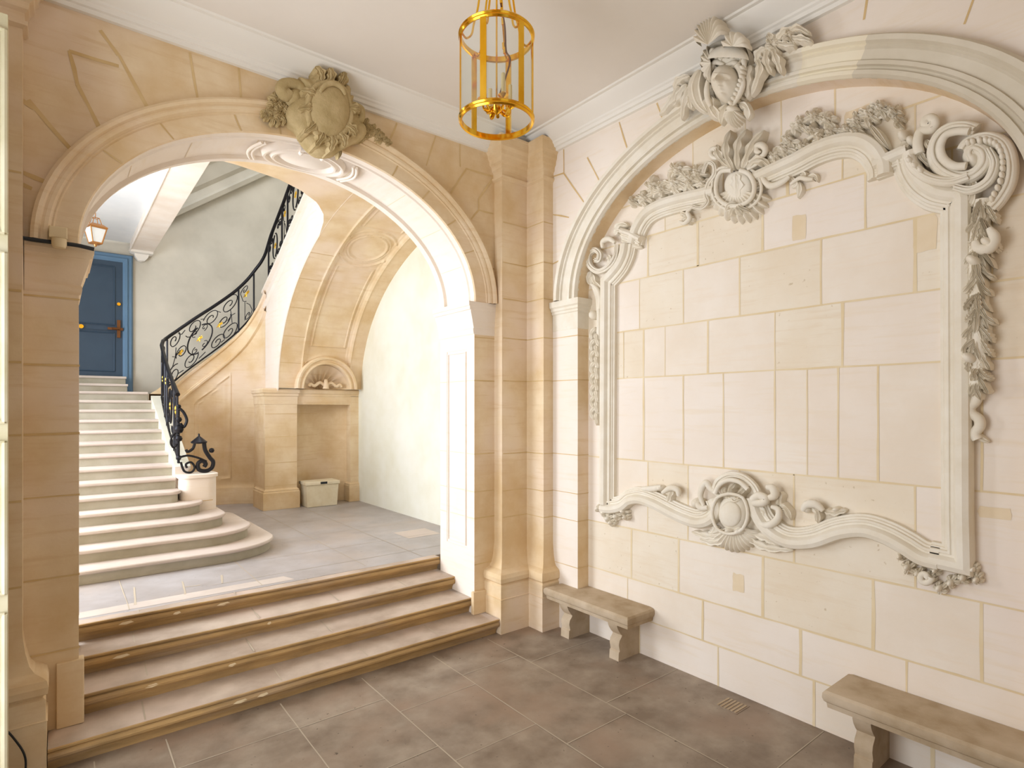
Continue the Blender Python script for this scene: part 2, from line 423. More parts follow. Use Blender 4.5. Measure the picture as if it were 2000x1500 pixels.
def inarch(y): 
    d = (y - BCY) / BA
    return BSZ + BB * math.sqrt(max(0, 1 - d * d)) if abs(d) < 1 else 0
zc = [.345, .705, 1.20, 1.885, 2.70, 3.17, 3.665, 4.06, 4.42]
for z in zc:
    if z <= BSZ: y0, y1 = BCY - BA, BCY + BA
    else:
        k = BA * math.sqrt(1 - ((z - BSZ) / BB) ** 2); y0, y1 = BCY - k, BCY + k
    JB(y0, z, y1, z, .014)
vj = {0: [3.6, 2.75, 1.95, 1.2], 1: [3.75, 2.9, 2.05, 1.35], 2: [3.7, 3.15, 2.35, 1.55, .95], 3: [4.0, 3.5, 3.05, 2.55, 2.1, 1.3],
      4: [3.95, 3.55, 3.1, 2.7, 2.25, 2.0, 1.78, 1.52, .95], 5: [3.8, 3.55, 3.3, 2.85, 2.25, 1.75, 1.15], 6: [4.05, 3.6, 3.1, 2.55, 1.9, 1.3, .9], 7: [3.5, 2.95, 2.35, 1.6, 1.1], 8: [3.3, 2.7, 2.15, 1.75, 1.3], 9: [3.0, 2.5, 2.2, 1.8]}
zz = [0] + zc + [4.86]
rb0 = random.Random(2)
for i in range(10):
    cs = [4.5] + sorted(vj[i], reverse=True) + [.5]
    for a, b in zip(cs, cs[1:]):
        mb.poly([(XR, b, zz[i]), (XR, a, zz[i]), (XR, a, zz[i + 1]), (XR, b, zz[i + 1])], rb0.choice(('pale', 'pale', 'pale2', 'pale3')))
for i in range(10):
    for y in vj[i]:
        z1 = min(zz[i + 1], inarch(y))
        if z1 > zz[i]: JB(y, zz[i], y, z1, random.choice((.009, .013, .02)))
for y0, y1, z0, z1 in ((1.17, 1.32, 3.42, 3.68), (2.5, 2.62, .85, 1.02), (2.0, 2.12, 3.68, 3.9), (.80, .98, 1.72, 1.80), (2.35, 2.6, 4.42, 4.5), (1.55, 1.75, 4.4, 4.55)):
    pts = []
    for k in range(14):
        a = 2 * PI * k / 14; pts.append((XR - .002, (y0 + y1) / 2 + (y1 - y0) / 2 * max(-.85, min(.85, 1.25 * math.cos(a))) * random.uniform(.95, 1.1), (z0 + z1) / 2 + (z1 - z0) / 2 * max(-.85, min(.85, 1.25 * math.sin(a))) * random.uniform(.95, 1.1)))
    mb.poly(pts, 'stain')
def JF(y0, z0, y1, z1, wd=.015): joint(mb, (XB, y0, z0), (XB, y1, z1), NB, wd)
for z in (.705, 1.2, 1.49, 1.9, 2.7, 3.17): JF(4.29, z, 4.68, z, .008); joint(mb, (XB, 4.289, z), (XR, 4.289, z), NA, .008)
for a in ((4.46, 4.03, 4.68, 4.0), (4.2, 4.55, 4.5, 4.95), (4.5, 4.95, 4.68, 4.97), (4.42, 4.45, 4.68, 4.55), (4.5, 4.95, 4.5, 5.21), (3.95, 4.65, 4.15, 5.0), (3.6, 4.85, 3.72, 5.2), (3.2, 5.0, 3.27, 5.2), (1.55, 5.05, 1.5, 5.42), (1.0, 4.73, .84, 5.2), (.6, 4.2, .2, 4.5)): JF(*a)
structure(mb.build('wall_right'))
mb = MB()
archivolt(PLB, BCY, BSZ, 2.09, 1.52, BA, BB, [(0, 0), (0, .07), (.08, .105), (.2, .10), (.24, .065), (.31, .07), (.35, .05), (.60, .03), (.62, .052), (.72, .052), (.74, .022), (.82, .022), (.84, .042), (.95, .042), (1, .01), (1, -.01)], 'relief', mb, segm=lambda t: 'yblock' if 106 < t < 118 else ('gblock' if t >= 118 else 'relief'))
structure(mb.build('trim_9', smooth=True, auto=20))
mb = MB()
IQ = [(0, 3.245), (.004, 3.25), (.006, 3.42), (.02, 3.43), (.02, 3.45), (.035, 3.46), (.035, 3.485), (.055, 3.50), (.058, 3.56), (0, 3.562)]
mb.grid([[(XB - p, 4.672, z) for p, z in IQ], [(XB - p, BCY + BA - p, z) for p, z in IQ], [(XR, BCY + BA - p, z) for p, z in IQ]], 'relief')
structure(mb.build('trim_10', smooth=True, auto=20))

mb = MB()
mb.poly([(XL - .2, -2.5, 0), (-.3, -2.5, 0), (-.3, -2.5, ZC), (XL - .2, -2.5, ZC)], 'stone')
mb.poly([(2.1, -2.5, 0), (XR, -2.5, 0), (XR, -2.5, ZC), (2.1, -2.5, ZC)], 'stone')
mb.poly([(-.3, -2.5, 4.1), (2.1, -2.5, 4.1), (2.1, -2.5, ZC), (-.3, -2.5, ZC)], 'stone')
structure(mb.build('wall_front'))
# --- left side of the hall: pier, lintel and the folded cream door leaf
mb = MB()
mb.box(-.87, XL, 4.3, 5.1, 0, ZC, 'stone'); mb.box(-.87, XL, -2.5, 4.3, 4.75, ZC, 'stone'); mb.box(-.87, XL, -2.5, .69, 0, ZC, 'stone')
structure(mb.build('wall_left'))
d = MB()
d.box(-.62, -.222, 4.45, 4.51, .02, 4.7, 'cream')
door = structure(d.build('door_1', loc=(-.42, 4.48, 0)))
k = MB()
for z0, z1 in ((.12, 1.2), (1.32, 2.2), (2.32, 3.3), (3.42, 4.6)):
    k.tube([(-.235, 4.44, z0), (-.235, 4.44, z1), ], .016, 'cream'); k.tube([(-.60, 4.44, z0), (-.60, 4.44, z1)], .012, 'cream')
    for z in (z0, z1): k.tube([(-.60, 4.44, z), (-.235, 4.44, z)], .012, 'cream')
k.build('door_moulding', door, smooth=True)

# ================================================================== ENTRY STEPS
th_ = thing('entry_steps', (1.8, 5.3, 0), 'four broad ochre-edged stone steps rising through the big arch', 'steps', None)
zs = [0, .165, .33, .485, .64]; ys = [4.82, 5.15, 5.49, 5.82]
for k in range(4):
    mb = MB(); z0, z1 = zs[k], zs[k + 1]; y = ys[k]; yb = ys[k + 1] + .065 if k < 3 else 5.98
    x0, x1 = (-.045, 3.665) if k == 0 else (ACX - AA - .02 + (.02 if k else 0), ACX + AA)
    pf = [(y + .055, z0), (y + .05, z0 + .03), (y + .035, z1 - .105), (y + .032, z1 - .095), (y + .008, z1 - .088), (y - .008, z1 - .072), (y - .013, z1 - .052), (y - .006, z1 - .034), (y + .012, z1 - .026), (y + .014, z1 - .02), (y - .002, z1 - .018), (y - .004, z1 - .004), (y + .006, z1)]
    nx = 40
    ra = []
    for i in range(nx + 1):
        x = x0 + (x1 - x0) * i / nx
        sag = -.010 * math.sin(PI * (x - x0) / (x1 - x0)) ** 2 if k else -.004
        j = random.uniform(-.002, .002)
        ra.append([(x, yy + j, zz_ + (sag if q > 5 else 0)) for q, (yy, zz_) in enumerate(pf)])
    mb.grid(ra, 'riser')
    mb.grid([[r[-1], (r[-1][0], yb, z1 if k < 3 else .6375)] for r in ra], 'tread')
    for xx in (x0, x1): mb.poly([(xx, yy, zq) for yy, zq in pf] + [(xx, yb, z1), (xx, yb, z0)], 'tread')
    for xj in ([.55, 1.32, 2.0] if k % 2 else [.5, 1.45, 2.2, 2.95]):
        joint(mb, (xj, y + .03, z1 - .006), (xj + .01, yb - .05, z1 - .003), (0, 0, 1), .010, 'joint', off=.004)
    if k < 3: random.seed(20 + k); 
    # chips knocked off the nosing
    for q in range(2 if k < 3 else 3):
        xc = x0 + .25 + random.random() * (.9 if k == 3 else 1.2); l = random.uniform(.012, .06)
        mb.poly([(xc - l, y - .0125, z1 - .06), (xc, y - .0135, z1 - .068), (xc + l, y - .0125, z1 - .058), (xc + l * .6, y - .0135, z1 - .042), (xc - l * .5, y - .0135, z1 - .045)], 'pmortar')
    mb.build('step', th_, smooth=True, auto=25)

# ================================================================== STAIR HALL
mb = MB()     # right wall of the stair hall
mb.poly([(4.5, YA2, .3), (4.5, 12.4, .3), (4.5, 12.4, 9), (4.5, YA2, 9)], 'white')
structure(mb.build('wall_east'))
mb = MB()
mb.poly([(-3, 12.32, 0), (4.5, 12.32, 0), (4.5, 12.32, 9), (-3, 12.32, 9)], 'grey')
structure(mb.build('wall_north'))
mb = MB()
mb.poly([(-3, YA2, 9), (4.5, YA2, 9), (4.5, 12.4, 9), (-3, 12.4, 9)], 'wash')
structure(mb.build('ceiling'))
mb = MB()   # low ceiling over the first flight, with its deep beam
mb.poly([(-3, YA2, 5.36), (1.20, YA2, 5.36), (1.20, 12.3, 5.36), (-3, 12.3, 5.36)], 'wash')
structure(mb.build('ceiling'))
mb = MB()
mb.box(1.03, 1.38, 6.4, 12.3, 5.22, 5.75, 'beam')
mb.tube([(1.03, 6.4, 5.225), (1.03, 12.3, 5.225)], .018, 'beam')
structure(mb.build('trim_11', bevel=.01))
mb = MB()   # corbel under the beam
mb.grid([[(1.2 - w_, 12.31, z), (1.2 - w_, 12.31 - d_, z), (1.2 + w_, 12.31 - d_, z), (1.2 + w_, 12.31, z)] for w_, d_, z in ((.17, .2, 5.22), (.17, .2, 5.18), (.11, .14, 5.165), (.10, .13, 5.12), (.05, .08, 5.06), (.0, .0, 5.04))], 'cornice')
structure(mb.build('trim_12', smooth=True, auto=30))
mb = MB()   # raking string of the flight above, against the far wall
A_, B_ = Vector((1.45, 0, 5.75)), Vector((4.3, 0, 7.85))
rk = [(0, 12.31), (0, 12.20), (.07, 12.16), (.12, 12.22), (.24, 12.22), (.30, 12.14), (.42, 12.08), (.52, 12.02), (.58, 11.9), (.75, 11.9), (.80, 12.31)]
dn = Vector((-(B_ - A_).z, 0, (B_ - A_).x)).normalized()
mb.grid([[(p.x + dn.x * q, y, p.z + dn.z * q) for q, y in rk] for p in (A_, B_)], 'grey')
structure(mb.build('trim_13', smooth=True, auto=25))

# --- shell vault over the landing
VY, VA, VZ, VB = 10.26, 3.72, 2.75, 2.50
def edgey(x):
    P = [(1.35, 7.05), (1.6, 7.06), (2.1, 7.16), (2.4, 7.30), (2.7, 7.52), (2.88, 7.78), (2.97, 8.05), (3.0, 8.3)]
    for (a, b), (c, d_) in zip(P, P[1:]):
        if x <= c: return b + (d_ - b) * max(0, (x - a)) / (c - a)
    return VY
def sm(e0, e1, x):
    t = max(0, min(1, (x - e0) / (e1 - e0))); return t * t * (3 - 2 * t)
def ridge(d, w_, h): return h * max(0, 1 - (d / w_) ** 2)
def vh(x, s):
    """relief of the vault: s is metres along the curve"""
    h = 0
    e = min(x - 3.43, 4.21 - x)          # >0 inside the sunk field
    h += .05 * (1 - sm(-.03, .02, e)) + ridge(e - .02, .02, .015) + ridge(e + .05, .015, .012)
    sc_ = 3.02; r = math.hypot((x - 3.82), (s - sc_) * .92)
    if e > 0:
        if r < .55: h += ridge(r - .30, .022, .022) + ridge(r - .345, .02, .016)
        if r < .60 and abs(s - sc_) > .22: h += ridge(r - .43, .022, .02)
        for s0, s1 in ((.78, 2.50), (3.56, 5.2)):
            dx = min(x - 3.51, 4.13 - x); ds = min(s - s0, s1 - s); d = min(dx, ds)
            h += ridge(d, .02, .018) + (.008 if d > 0 else 0)
        rr = math.hypot(x - 3.82, s * 1.0)
        h += ridge(rr - .60, .03, .02)
    return h
mb = MB()
def vpt(x, th, h):
    y = VY - VA * (1 - math.cos(th)); z = VZ + VB * math.sin(th)
    n = Vector((0, -math.cos(th) / VA, -math.sin(th) / VB)).normalized()
    return Vector((x, y, z)) + n * h
NS = 300; arc = [0]
for i in range(NS):
    arc.append(arc[-1] + (vpt(0, PI / 2 * (i + 1) / NS, 0) - vpt(0, PI / 2 * i / NS, 0)).length)
cols = []
for i in range(131):
    x = 3.0 + 1.5 * i / 130
    cols.append([vpt(x, PI / 2 * j / NS, vh(x, arc[j])) for j in range(NS + 1)])
mb.grid(cols, 'stone')
keep = [k for k, f in enumerate(mb.f) if not (lambda q: math.hypot(q[0] - 3.82, q[1] - 2.745) < .47)((sum(mb.v[j][0] for j in f) / 4, sum(mb.v[j][2] for j in f) / 4))]
mb.f = [mb.f[k] for k in keep]; mb.m = [mb.m[k] for k in keep]
cols = []
for i in range(26):
    x = 1.38 + 1.62 * i / 25
    t0 = math.acos(max(-1, min(1, 1 - (VY - edgey(x)) / VA)))
    cols.append([vpt(x, t0 + (PI / 2 - t0) * j / 12, .05) for j in range(13)])
mb.grid(cols, 'stone')
rim = [c[0] for c in cols]
mb.grid([[p, p + Vector((0, 0, .5))] for p in rim], 'cornice')
mb.poly([(1.38, YA2, 5.2), (4.5, YA2, 5.2), (4.5, VY - VA, 5.2), (1.38, VY - VA, 5.2)], 'stone')
for z in (3.2, 3.65, 4.1, 4.5, 4.8):
    t = math.asin((z - VZ) / VB)
    joint(mb, vpt(3.0, t, .051), vpt(3.4, t, .051), Vector((0, -math.cos(t), -math.sin(t))), .008)
structure(mb.build('ceiling', smooth=True, auto=60))

# --- side wall between vault and upper flight, with its moulded string
def ztop(y): return 4.45 + (11.07 - y) * .52
mb = MB()
rows = []
low = [(11.02 - .12 * i, VZ - .1) for i in range(7)] + [(p.y, p.z) for p in (vpt(2.985, PI / 2 * i / 40 * .92, .052) for i in range(41))]
for y, zl in low:
    zt = ztop(y) + .06 * max(0, 1 - (11.02 - y))
    rows.append([(3.0, y, zl), (2.985, y, zl + .012), (2.985, y, max(zl, zt - .34)), (2.965, y, zt - .32), (2.95, y, zt - .27), (2.985, y, zt - .24), (2.985, y, zt - .06), (2.93, y, zt - .04), (2.93, y, zt), (3.12, y, zt), (3.12, y, zt - .3)])
mb.grid(rows, 'pale')
structure(mb.build('wall_string', smooth=True, auto=30))

# --- pier, recessed bay and lunette below the vault
mb = MB()
mb.box(2.80, 3.34, 10.31, 11.0, .64, 2.74, 'stone')
mb.poly([(3.34, 10.31, .64), (3.34, 10.55, .64), (3.34, 10.55, 2.6), (3.34, 10.31, 2.6)], 'stone')
bay = [(3.34 + 1.0 * i / 12, 10.52 + .20 * math.sin(PI * i / 12)) for i in range(13)]
mb.grid([[(x, y, z) for x, y in bay] for z in (.64, 2.62)], 'stone')
mb.box(4.34, 4.5, 10.33, 10.8, .64, 2.62, 'stone')
mb.box(3.30, 4.36, 10.34, 10.8, 2.5, 2.62, 'stone')
for z in (1.05, 1.45, 1.9, 2.3): joint(mb, (2.8, 10.31, z), (3.34, 10.31, z), NA, .008); joint(mb, (3.36, 10.53, z), (3.84, 10.71, z), NA, .006, off=.006)
structure(mb.build('wall_niche', smooth=True, auto=30))
mb = MB()
IM = [(0, 2.46), (.01, 2.47), (.012, 2.60), (.03, 2.615), (.03, 2.65), (.05, 2.665), (.055, 2.72), (.035, 2.74), (0, 2.742)]
mb.grid([[(2.80 - p, 11.0, z) for p, z in IM], [(2.80 - p, 10.31 - p, z) for p, z in IM], [(3.34 + p * .6, 10.31 - p, z) for p, z in IM], [(3.34 + p * .6, 10.36 - p, z) for p, z in IM], [(4.5, 10.36 - p, z) for p, z in IM]], 'stone')
mb.poly([(2.8, 10.3, 2.742), (4.5, 10.3, 2.742), (4.5, 10.9, 2.742), (2.8, 10.9, 2.742)], 'stone')
structure(mb.build('trim_14', smooth=True, auto=25))
mb = MB()
BS = [(.04, .64), (.04, .93), (.03, .95), (.03, .97), (.008, .985), (0, 1.0)]
mb.grid([[(2.80 - p, 10.9, z) for p, z in BS], [(2.80 - p, 10.31 - p, z) for p, z in BS], [(3.34 + p, 10.31 - p, z) for p, z in BS], [(3.34 + p, 10.5, z) for p, z in BS]], 'stone')
mb.grid([[(4.34 - p, 10.6, z) for p, z in BS], [(4.34 - p, 10.33 - p, z) for p, z in BS], [(4.5, 10.33 - p, z) for p, z in BS]], 'stone')
structure(mb.build('baseboard_niche', smooth=True, auto=25))

# lunette with a carved shell
lun = thing('lunette_shell', (3.82, 10.3, 2.75), 'half-round lunette with a carved shell above the recessed bay', 'stone carving')
mb = MB()
rows = []
for i in range(33):
    t = PI * i / 32
    rows.append([(3.82 + r * math.cos(t), y, 2.745 + r * math.sin(t) * 1.04) for r, y in ((.56, 10.27), (.56, 10.10), (.54, 10.075), (.51, 10.08), (.495, 10.11), (.47, 10.11), (.455, 10.09), (.435, 10.09), (.42, 10.12), (.42, 10.55))])
mb.grid(rows, 'stone'); mb.build('arch_moulding', lun, smooth=True, auto=25)
mb = MB(); rows = []
for i in range(97):
    t = PI * i / 96; row = []
    for j in range(13):
        r = j / 12; fl = .5 + .5 * math.cos(t * 18)
        row.append((3.82 + .42 * r * math.cos(t), 10.52 - .30 * r ** 2.4 - .06 * fl * math.sin(PI * min(1, r * 1.05)), 2.745 + .43 * r * math.sin(t)))
    rows.append(row)
mb.grid(rows, 'stone')
for sx in (-1, 1):
    mb.tube(catmull([(3.82, 10.24, 2.80), (3.82 + sx * .1, 10.22, 2.86), (3.82 + sx * .2, 10.22, 2.80), (3.82 + sx * .27, 10.22, 2.83), (3.82 + sx * .3, 10.22, 2.79)], 5), .028, 'stone')
mb.tube([(3.82, 10.2, 2.75), (3.82, 10.2, 2.92)], [.06, .03], 'stone')
mb.build('shell', lun, smooth=True, auto=60)

# --- U-shaped wall carrying the winding flight, with string and panels
UC = (2.18, 10.9); UA, UB = .81, .60
U = [(1.37, 2.63, 3.49), (1.40, 2.63, 3.51), (1.48, 2.70, 3.59), (1.61, 2.82, 3.70), (1.77, 2.98, 3.85), (1.97, 3.15, 4.02), (2.18, 3.33, 4.19), (2.39, 3.52, 4.37), (2.58, 3.72, 4.55), (2.75, 3.93, 4.75), (2.88, 4.17, 4.96), (2.96, 4.38, 5.12), (2.99, 4.54, 5.27)]
def upt(f):
    th = PI * (1 - f); return (UC[0] + UA * math.cos(th), UC[1] + UB * math.sin(th))
def uz(f, k):
    q = f * 12; i = min(11, int(q)); t = q - i
    return U[i][k] + (U[i + 1][k] - U[i][k]) * t
def unrm(f):      # towards the well
    th = PI * (1 - f); n = Vector((-math.cos(th) / UA, -math.sin(th) / UB, 0)); return n.normalized()
def ulen(f): return f * 2.25
mb = MB(); rows = []
for i in range(121):
    f = i / 120; x, y = upt(f); n = unrm(f); zt = uz(f, 1); row = []
    def P(d, z): return (x + n.x * d, y + n.y * d, z)
    def relief(z):
        s_ = ulen(f); h = 0
        for a, b in ((.35, .72), (.88, 1.42)):
            lo, hi = 1.12, zt - .62
            d = min(s_ - a, b - s_, z - lo, hi - z)
            h += ridge(d, .02, .02) + ridge(d - .08, .015, .012) - (.012 if d > 0 else 0)
        return h
    zl = [(.05, .64), (.05, .93), (.035, .95), (.01, .97)]
    row = [P(d, z) for d, z in zl]
    for q in range(61):
        z = 1.0 + (zt - .40 - 1.0) * q / 60; row.append(P(relief(z), z))
    for d, dz in ((.02, -.385), (.045, -.37), (.05, -.335), (.03, -.32), (.03, -.30), (.012, -.29), (.012, -.08), (.04, -.06), (.05, -.02), (.05, 0), (-.2, 0), (-.2, -.5)): row.append(P(d, zt + dz))
    rows.append(row)
mb.grid(rows, 'stone')
structure(mb.build('wall_curved', smooth=True, auto=40))
# wall that joins the U to the first flight string (outer face) and the inner string face, its strong light put into a white colour
def fz(y): return 1.66 + (y - 8.55) * (2.60 - 1.66) / 2.35
mb = MB(); rows = []
for i in range(13):
    y = 8.5 + 2.4 * i / 12; z = fz(y)
    xo = 1.35 + .08 * (i / 12) ** 2; xi = 1.20 - .03 * math.sin(PI * i / 12)
    rows.append([(xo, y, .64), (xo, y, z - .3), (xo + .03, y, z - .28), (xo + .04, y, z - .22), (xo, y, z - .2), (xo, y, z - .06), (xo + .03, y, z - .04), (xo + .03, y, z), (1.20, y, z), (1.20, y, .64)])
mb.grid([r[:8] for r in rows], 'pale'); mb.grid([r[7:] for r in rows], 'white'); mb.poly(rows[0], 'pale')
structure(mb.build('wall_string', smooth=True, auto=30))

# pedestal
ped = MB()
def rr(x0, x1, y0, y1, r, n=5):
    o_ = []
    for cx, cy, a0 in ((x1 - r, y0 + r, -PI / 2), (x1 - r, y1 - r, 0), (x0 + r, y1 - r, PI / 2), (x0 + r, y0 + r, PI)):
        for i in range(n + 1): a = a0 + PI / 2 * i / n; o_.append((cx + r * math.cos(a), cy + r * math.sin(a)))
    return o_
ped.prism(rr(1.23, 1.66, 8.28, 8.66, .12), .64, 1.50, 'pale'); ped.prism(rr(1.21, 1.68, 8.26, 8.68, .13), 1.50, 1.54, 'pale')
joint(ped, (1.3, 8.279, 1.2), (1.6, 8.279, 1.2), NA, .008)
tag(ped.build('newel_pedestal', loc=(1.44, 8.47, .64), smooth=True, auto=40), 'rounded pale stone pedestal at the foot of the curved iron railing', 'pedestal')

# --- grand staircase: steps wrap the pedestal and climb away
st = thing('grand_staircase', (0, 7.1, .64), 'long flight of pale stone steps with rounded bottom treads climbing to the blue door', 'staircase')
YK = [7.10, 7.40, 7.69, 7.96, 8.20, 8.46, 8.74, 9.05, 9.36, 9.68, 10.02, 10.40, 10.85, 11.3]
XE = [2.14, 1.92, 1.66, 1.44, 1.20] + [1.20] * 9
for k in range(14):
    z0 = .64 + .145 * k; z1 = z0 + .145; y = YK[k]; xe = XE[k]
    R = [.62, .5, .36, .30, .08][k] if k < 5 else .0
    ybk = 8.95 if k < 2 else 8.62
    def outline(g):
        o_ = [(-1.65, y - g)]
        if R:
            for i in range(13):
                a = -PI / 2 + PI / 2 * i / 12
                o_.append((xe - R * 1.15 + (R * 1.15 + g) * math.cos(a), y + R + (R + g) * math.sin(a)))
            if k < 4:
                r2 = .30 if k < 2 else .12
                o_ += [(xe + g - r2 * (1 - math.cos(PI / 2 * i / 6)), ybk - r2 + r2 * math.sin(PI / 2 * i / 6)) for i in range(1, 7)]
                o_ += [(1.19, ybk), (1.19, 12.3), (-1.65, 12.3)]
            else: o_ += [(1.20, 12.3), (-1.65, 12.3)]
        else: o_ += [(xe, y - g), (xe, 12.3), (-1.65, 12.3)]
        return o_
    mb = MB(); mb.prism(outline(0), z0, z1 - .045, 'griser')
    prof_ = [(.0, z1 - .046), (.022, z1 - .043), (.034, z1 - .03), (.034, z1 - .012), (.026, z1 - .003), (.015, z1)]
    outs = [outline(g_) for g_, _ in prof_]
    mb.grid([[(px, py, zq) for px, py in o_] for o_, (_, zq) in zip(outs, prof_)], 'gtread', closed=True)
    mb.poly([(px, py, z1) for px, py in outs[-1]], 'gtread')
    mb.build('step', st, smooth=True, auto=30)
# door threshold steps
ts = thing('threshold_steps', (.4, 11.7, 2.67), 'two worn stone threshold steps directly below the blue door', 'steps')
for z0, z1, y in ((2.67, 2.81, 11.75), (2.81, 2.95, 12.05)):
    mb = MB(); mb.box(-.9, .95, y, 12.3, z0, z1, 'griser'); mb.box(-.9, .96, y - .03, 12.3, z1 - .04, z1, 'gtread'); mb.build('step', ts, bevel=.006)

# --- blue door
dr = structure(thing('door_2', (.35, 12.25, 2.95), 'blue panelled door with bronze lock up the stairs', 'door'))
del dr['category']
mb = MB(); mb.box(-.25, .93, 12.22, 12.28, 2.95, 4.99, 'bluedoor'); mb.build('door_leaf', dr)
mb = MB()
for z0, z1 in ((3.05, 3.72), (3.86, 4.88)):
    q = [(-.12, z0), (.80, z0), (.80, z1), (-.12, z1)]
    for a, b in zip(q, q[1:] + q[:1]): mb.tube([(a[0], 12.215, a[1]), (b[0], 12.215, b[1])], .014, 'bluedoor', seg=6)
mb.box(-.25, .93, 12.205, 12.22, 3.76, 3.82, 'bluedoor')
mb.build('door_moulding', dr)
mb = MB()
mb.grid([[(x + s_ * q, 12.3 - d_, 2.67) for q, d_ in ()] for x, s_ in ()] or [[(0, 0, 0), (0, 0, 0)], [(0, 0, 0), (0, 0, 0)]], 'blueframe') if False else None
FP_ = [(0, 0), (0, .08), (.03, .10), (.07, .10), (.08, .07), (.13, .07), (.15, .04), (.16, 0)]
mb.grid([[(.92 + q, 12.3 - d_, 2.67) for q, d_ in FP_], [(.92 + q, 12.3 - d_, 4.98 + q) for q, d_ in FP_], [(-.25, 12.3 - d_, 4.98 + q) for q, d_ in FP_]], 'blueframe')
mb.build('door_frame', dr, smooth=True, auto=25)
mb = MB(); mb.box(.835, .885, 12.19, 12.22, 3.64, 3.95, 'bronze'); mb.box(.70, .92, 12.17, 12.20, 3.77, 3.81, 'bronze'); mb.tube([(.86, 12.19, 3.79), (.86, 12.12, 3.79), (.76, 12.11, 3.79)], .018, 'bronze')
tag(mb.build('lock', dr, smooth=True, auto=30), 'bronze lock with lever handle')
mb = MB(); mb.lathe((0, 0, 0), [(0, 0)], 'brass') if False else None
mb.tube([(.33, 12.20, 3.79), (.33, 12.15, 3.79)], [.03, .035], 'brass', seg=14); mb.build('door_knob', dr, smooth=True)
mb = MB(); mb.tube([(.86, 12.22, 4.23), (.86, 12.17, 4.23)], [.03, .028], 'brass', seg=14); mb.build('cylinder_lock', dr, smooth=True)

# ================================================================== BALUSTRADE
bl = thing('iron_balustrade', (1.3, 8.7, 1.66), 'black wrought iron scrolled stair railing with gilt leaves sweeping up the curved stair', 'railing')
HR = .84
# path of the bottom rail: flight one, the U, then the upper flight
path = [(1.25 + .09 * (i / 12) ** 2, 8.62 + 2.28 * i / 12, fz(8.62 + 2.28 * i / 12) + .03) for i in range(12)]
path += [(upt(i / 30)[0], upt(i / 30)[1], uz(i / 30, 1) + .03) for i in range(31)]
path += [(2.99, 10.9 - .25 * i, ztop(10.9 - .25 * i) + .03 + .05 * max(0, 1 - i / 4)) for i in range(1, 17)]
hts = [.86] * 12 + [uz(i / 30, 2) - uz(i / 30, 1) - .02 for i in range(31)] + [.72 + .09 * min(1, i / 6) for i in range(1, 17)]
cum = [0]
for a, b in zip(path, path[1:]): cum.append(cum[-1] + math.hypot(b[0] - a[0], b[1] - a[1]))
LT = cum[-1]
def rail(s_, t):
    s_ = max(0, min(LT - 1e-6, s_)); i = 0
    while cum[i + 1] < s_: i += 1
    f = (s_ - cum[i]) / (cum[i + 1] - cum[i]); p = Vector(path[i]).lerp(Vector(path[i + 1]), f); h = hts[i] + (hts[i + 1] - hts[i]) * f
    return p + Vector((0, 0, h * t))
def rtube(pts2, r, m='iron', seg=6):
    mb = MB(); mb.tube([rail(a, b) for a, b in pts2], r, m, seg=seg); return mb
N_ = 160
rtube([(LT * i / N_, 1.0) for i in range(N_ + 1)], .028, seg=10).build('handrail', bl, smooth=True)
rtube([(LT * i / N_, .03) for i in range(N_ + 1)], .014).build('bottom_rail', bl, smooth=True)
def spir(cx, cy, r0, turns, a0, dr_=1, asp=1.0, n=26):
    """spiral ending in its eye; cx in metres along, cy as share of the height"""
    o_ = []
    for i in range(n + 1):
        q = i / n; a = a0 + dr_ * turns * 2 * PI * q; r = r0 * (1 - .80 * q)
        o_.append((cx + r * math.cos(a), cy + r * math.sin(a) / .86 * asp))
    return o_
post_at = []
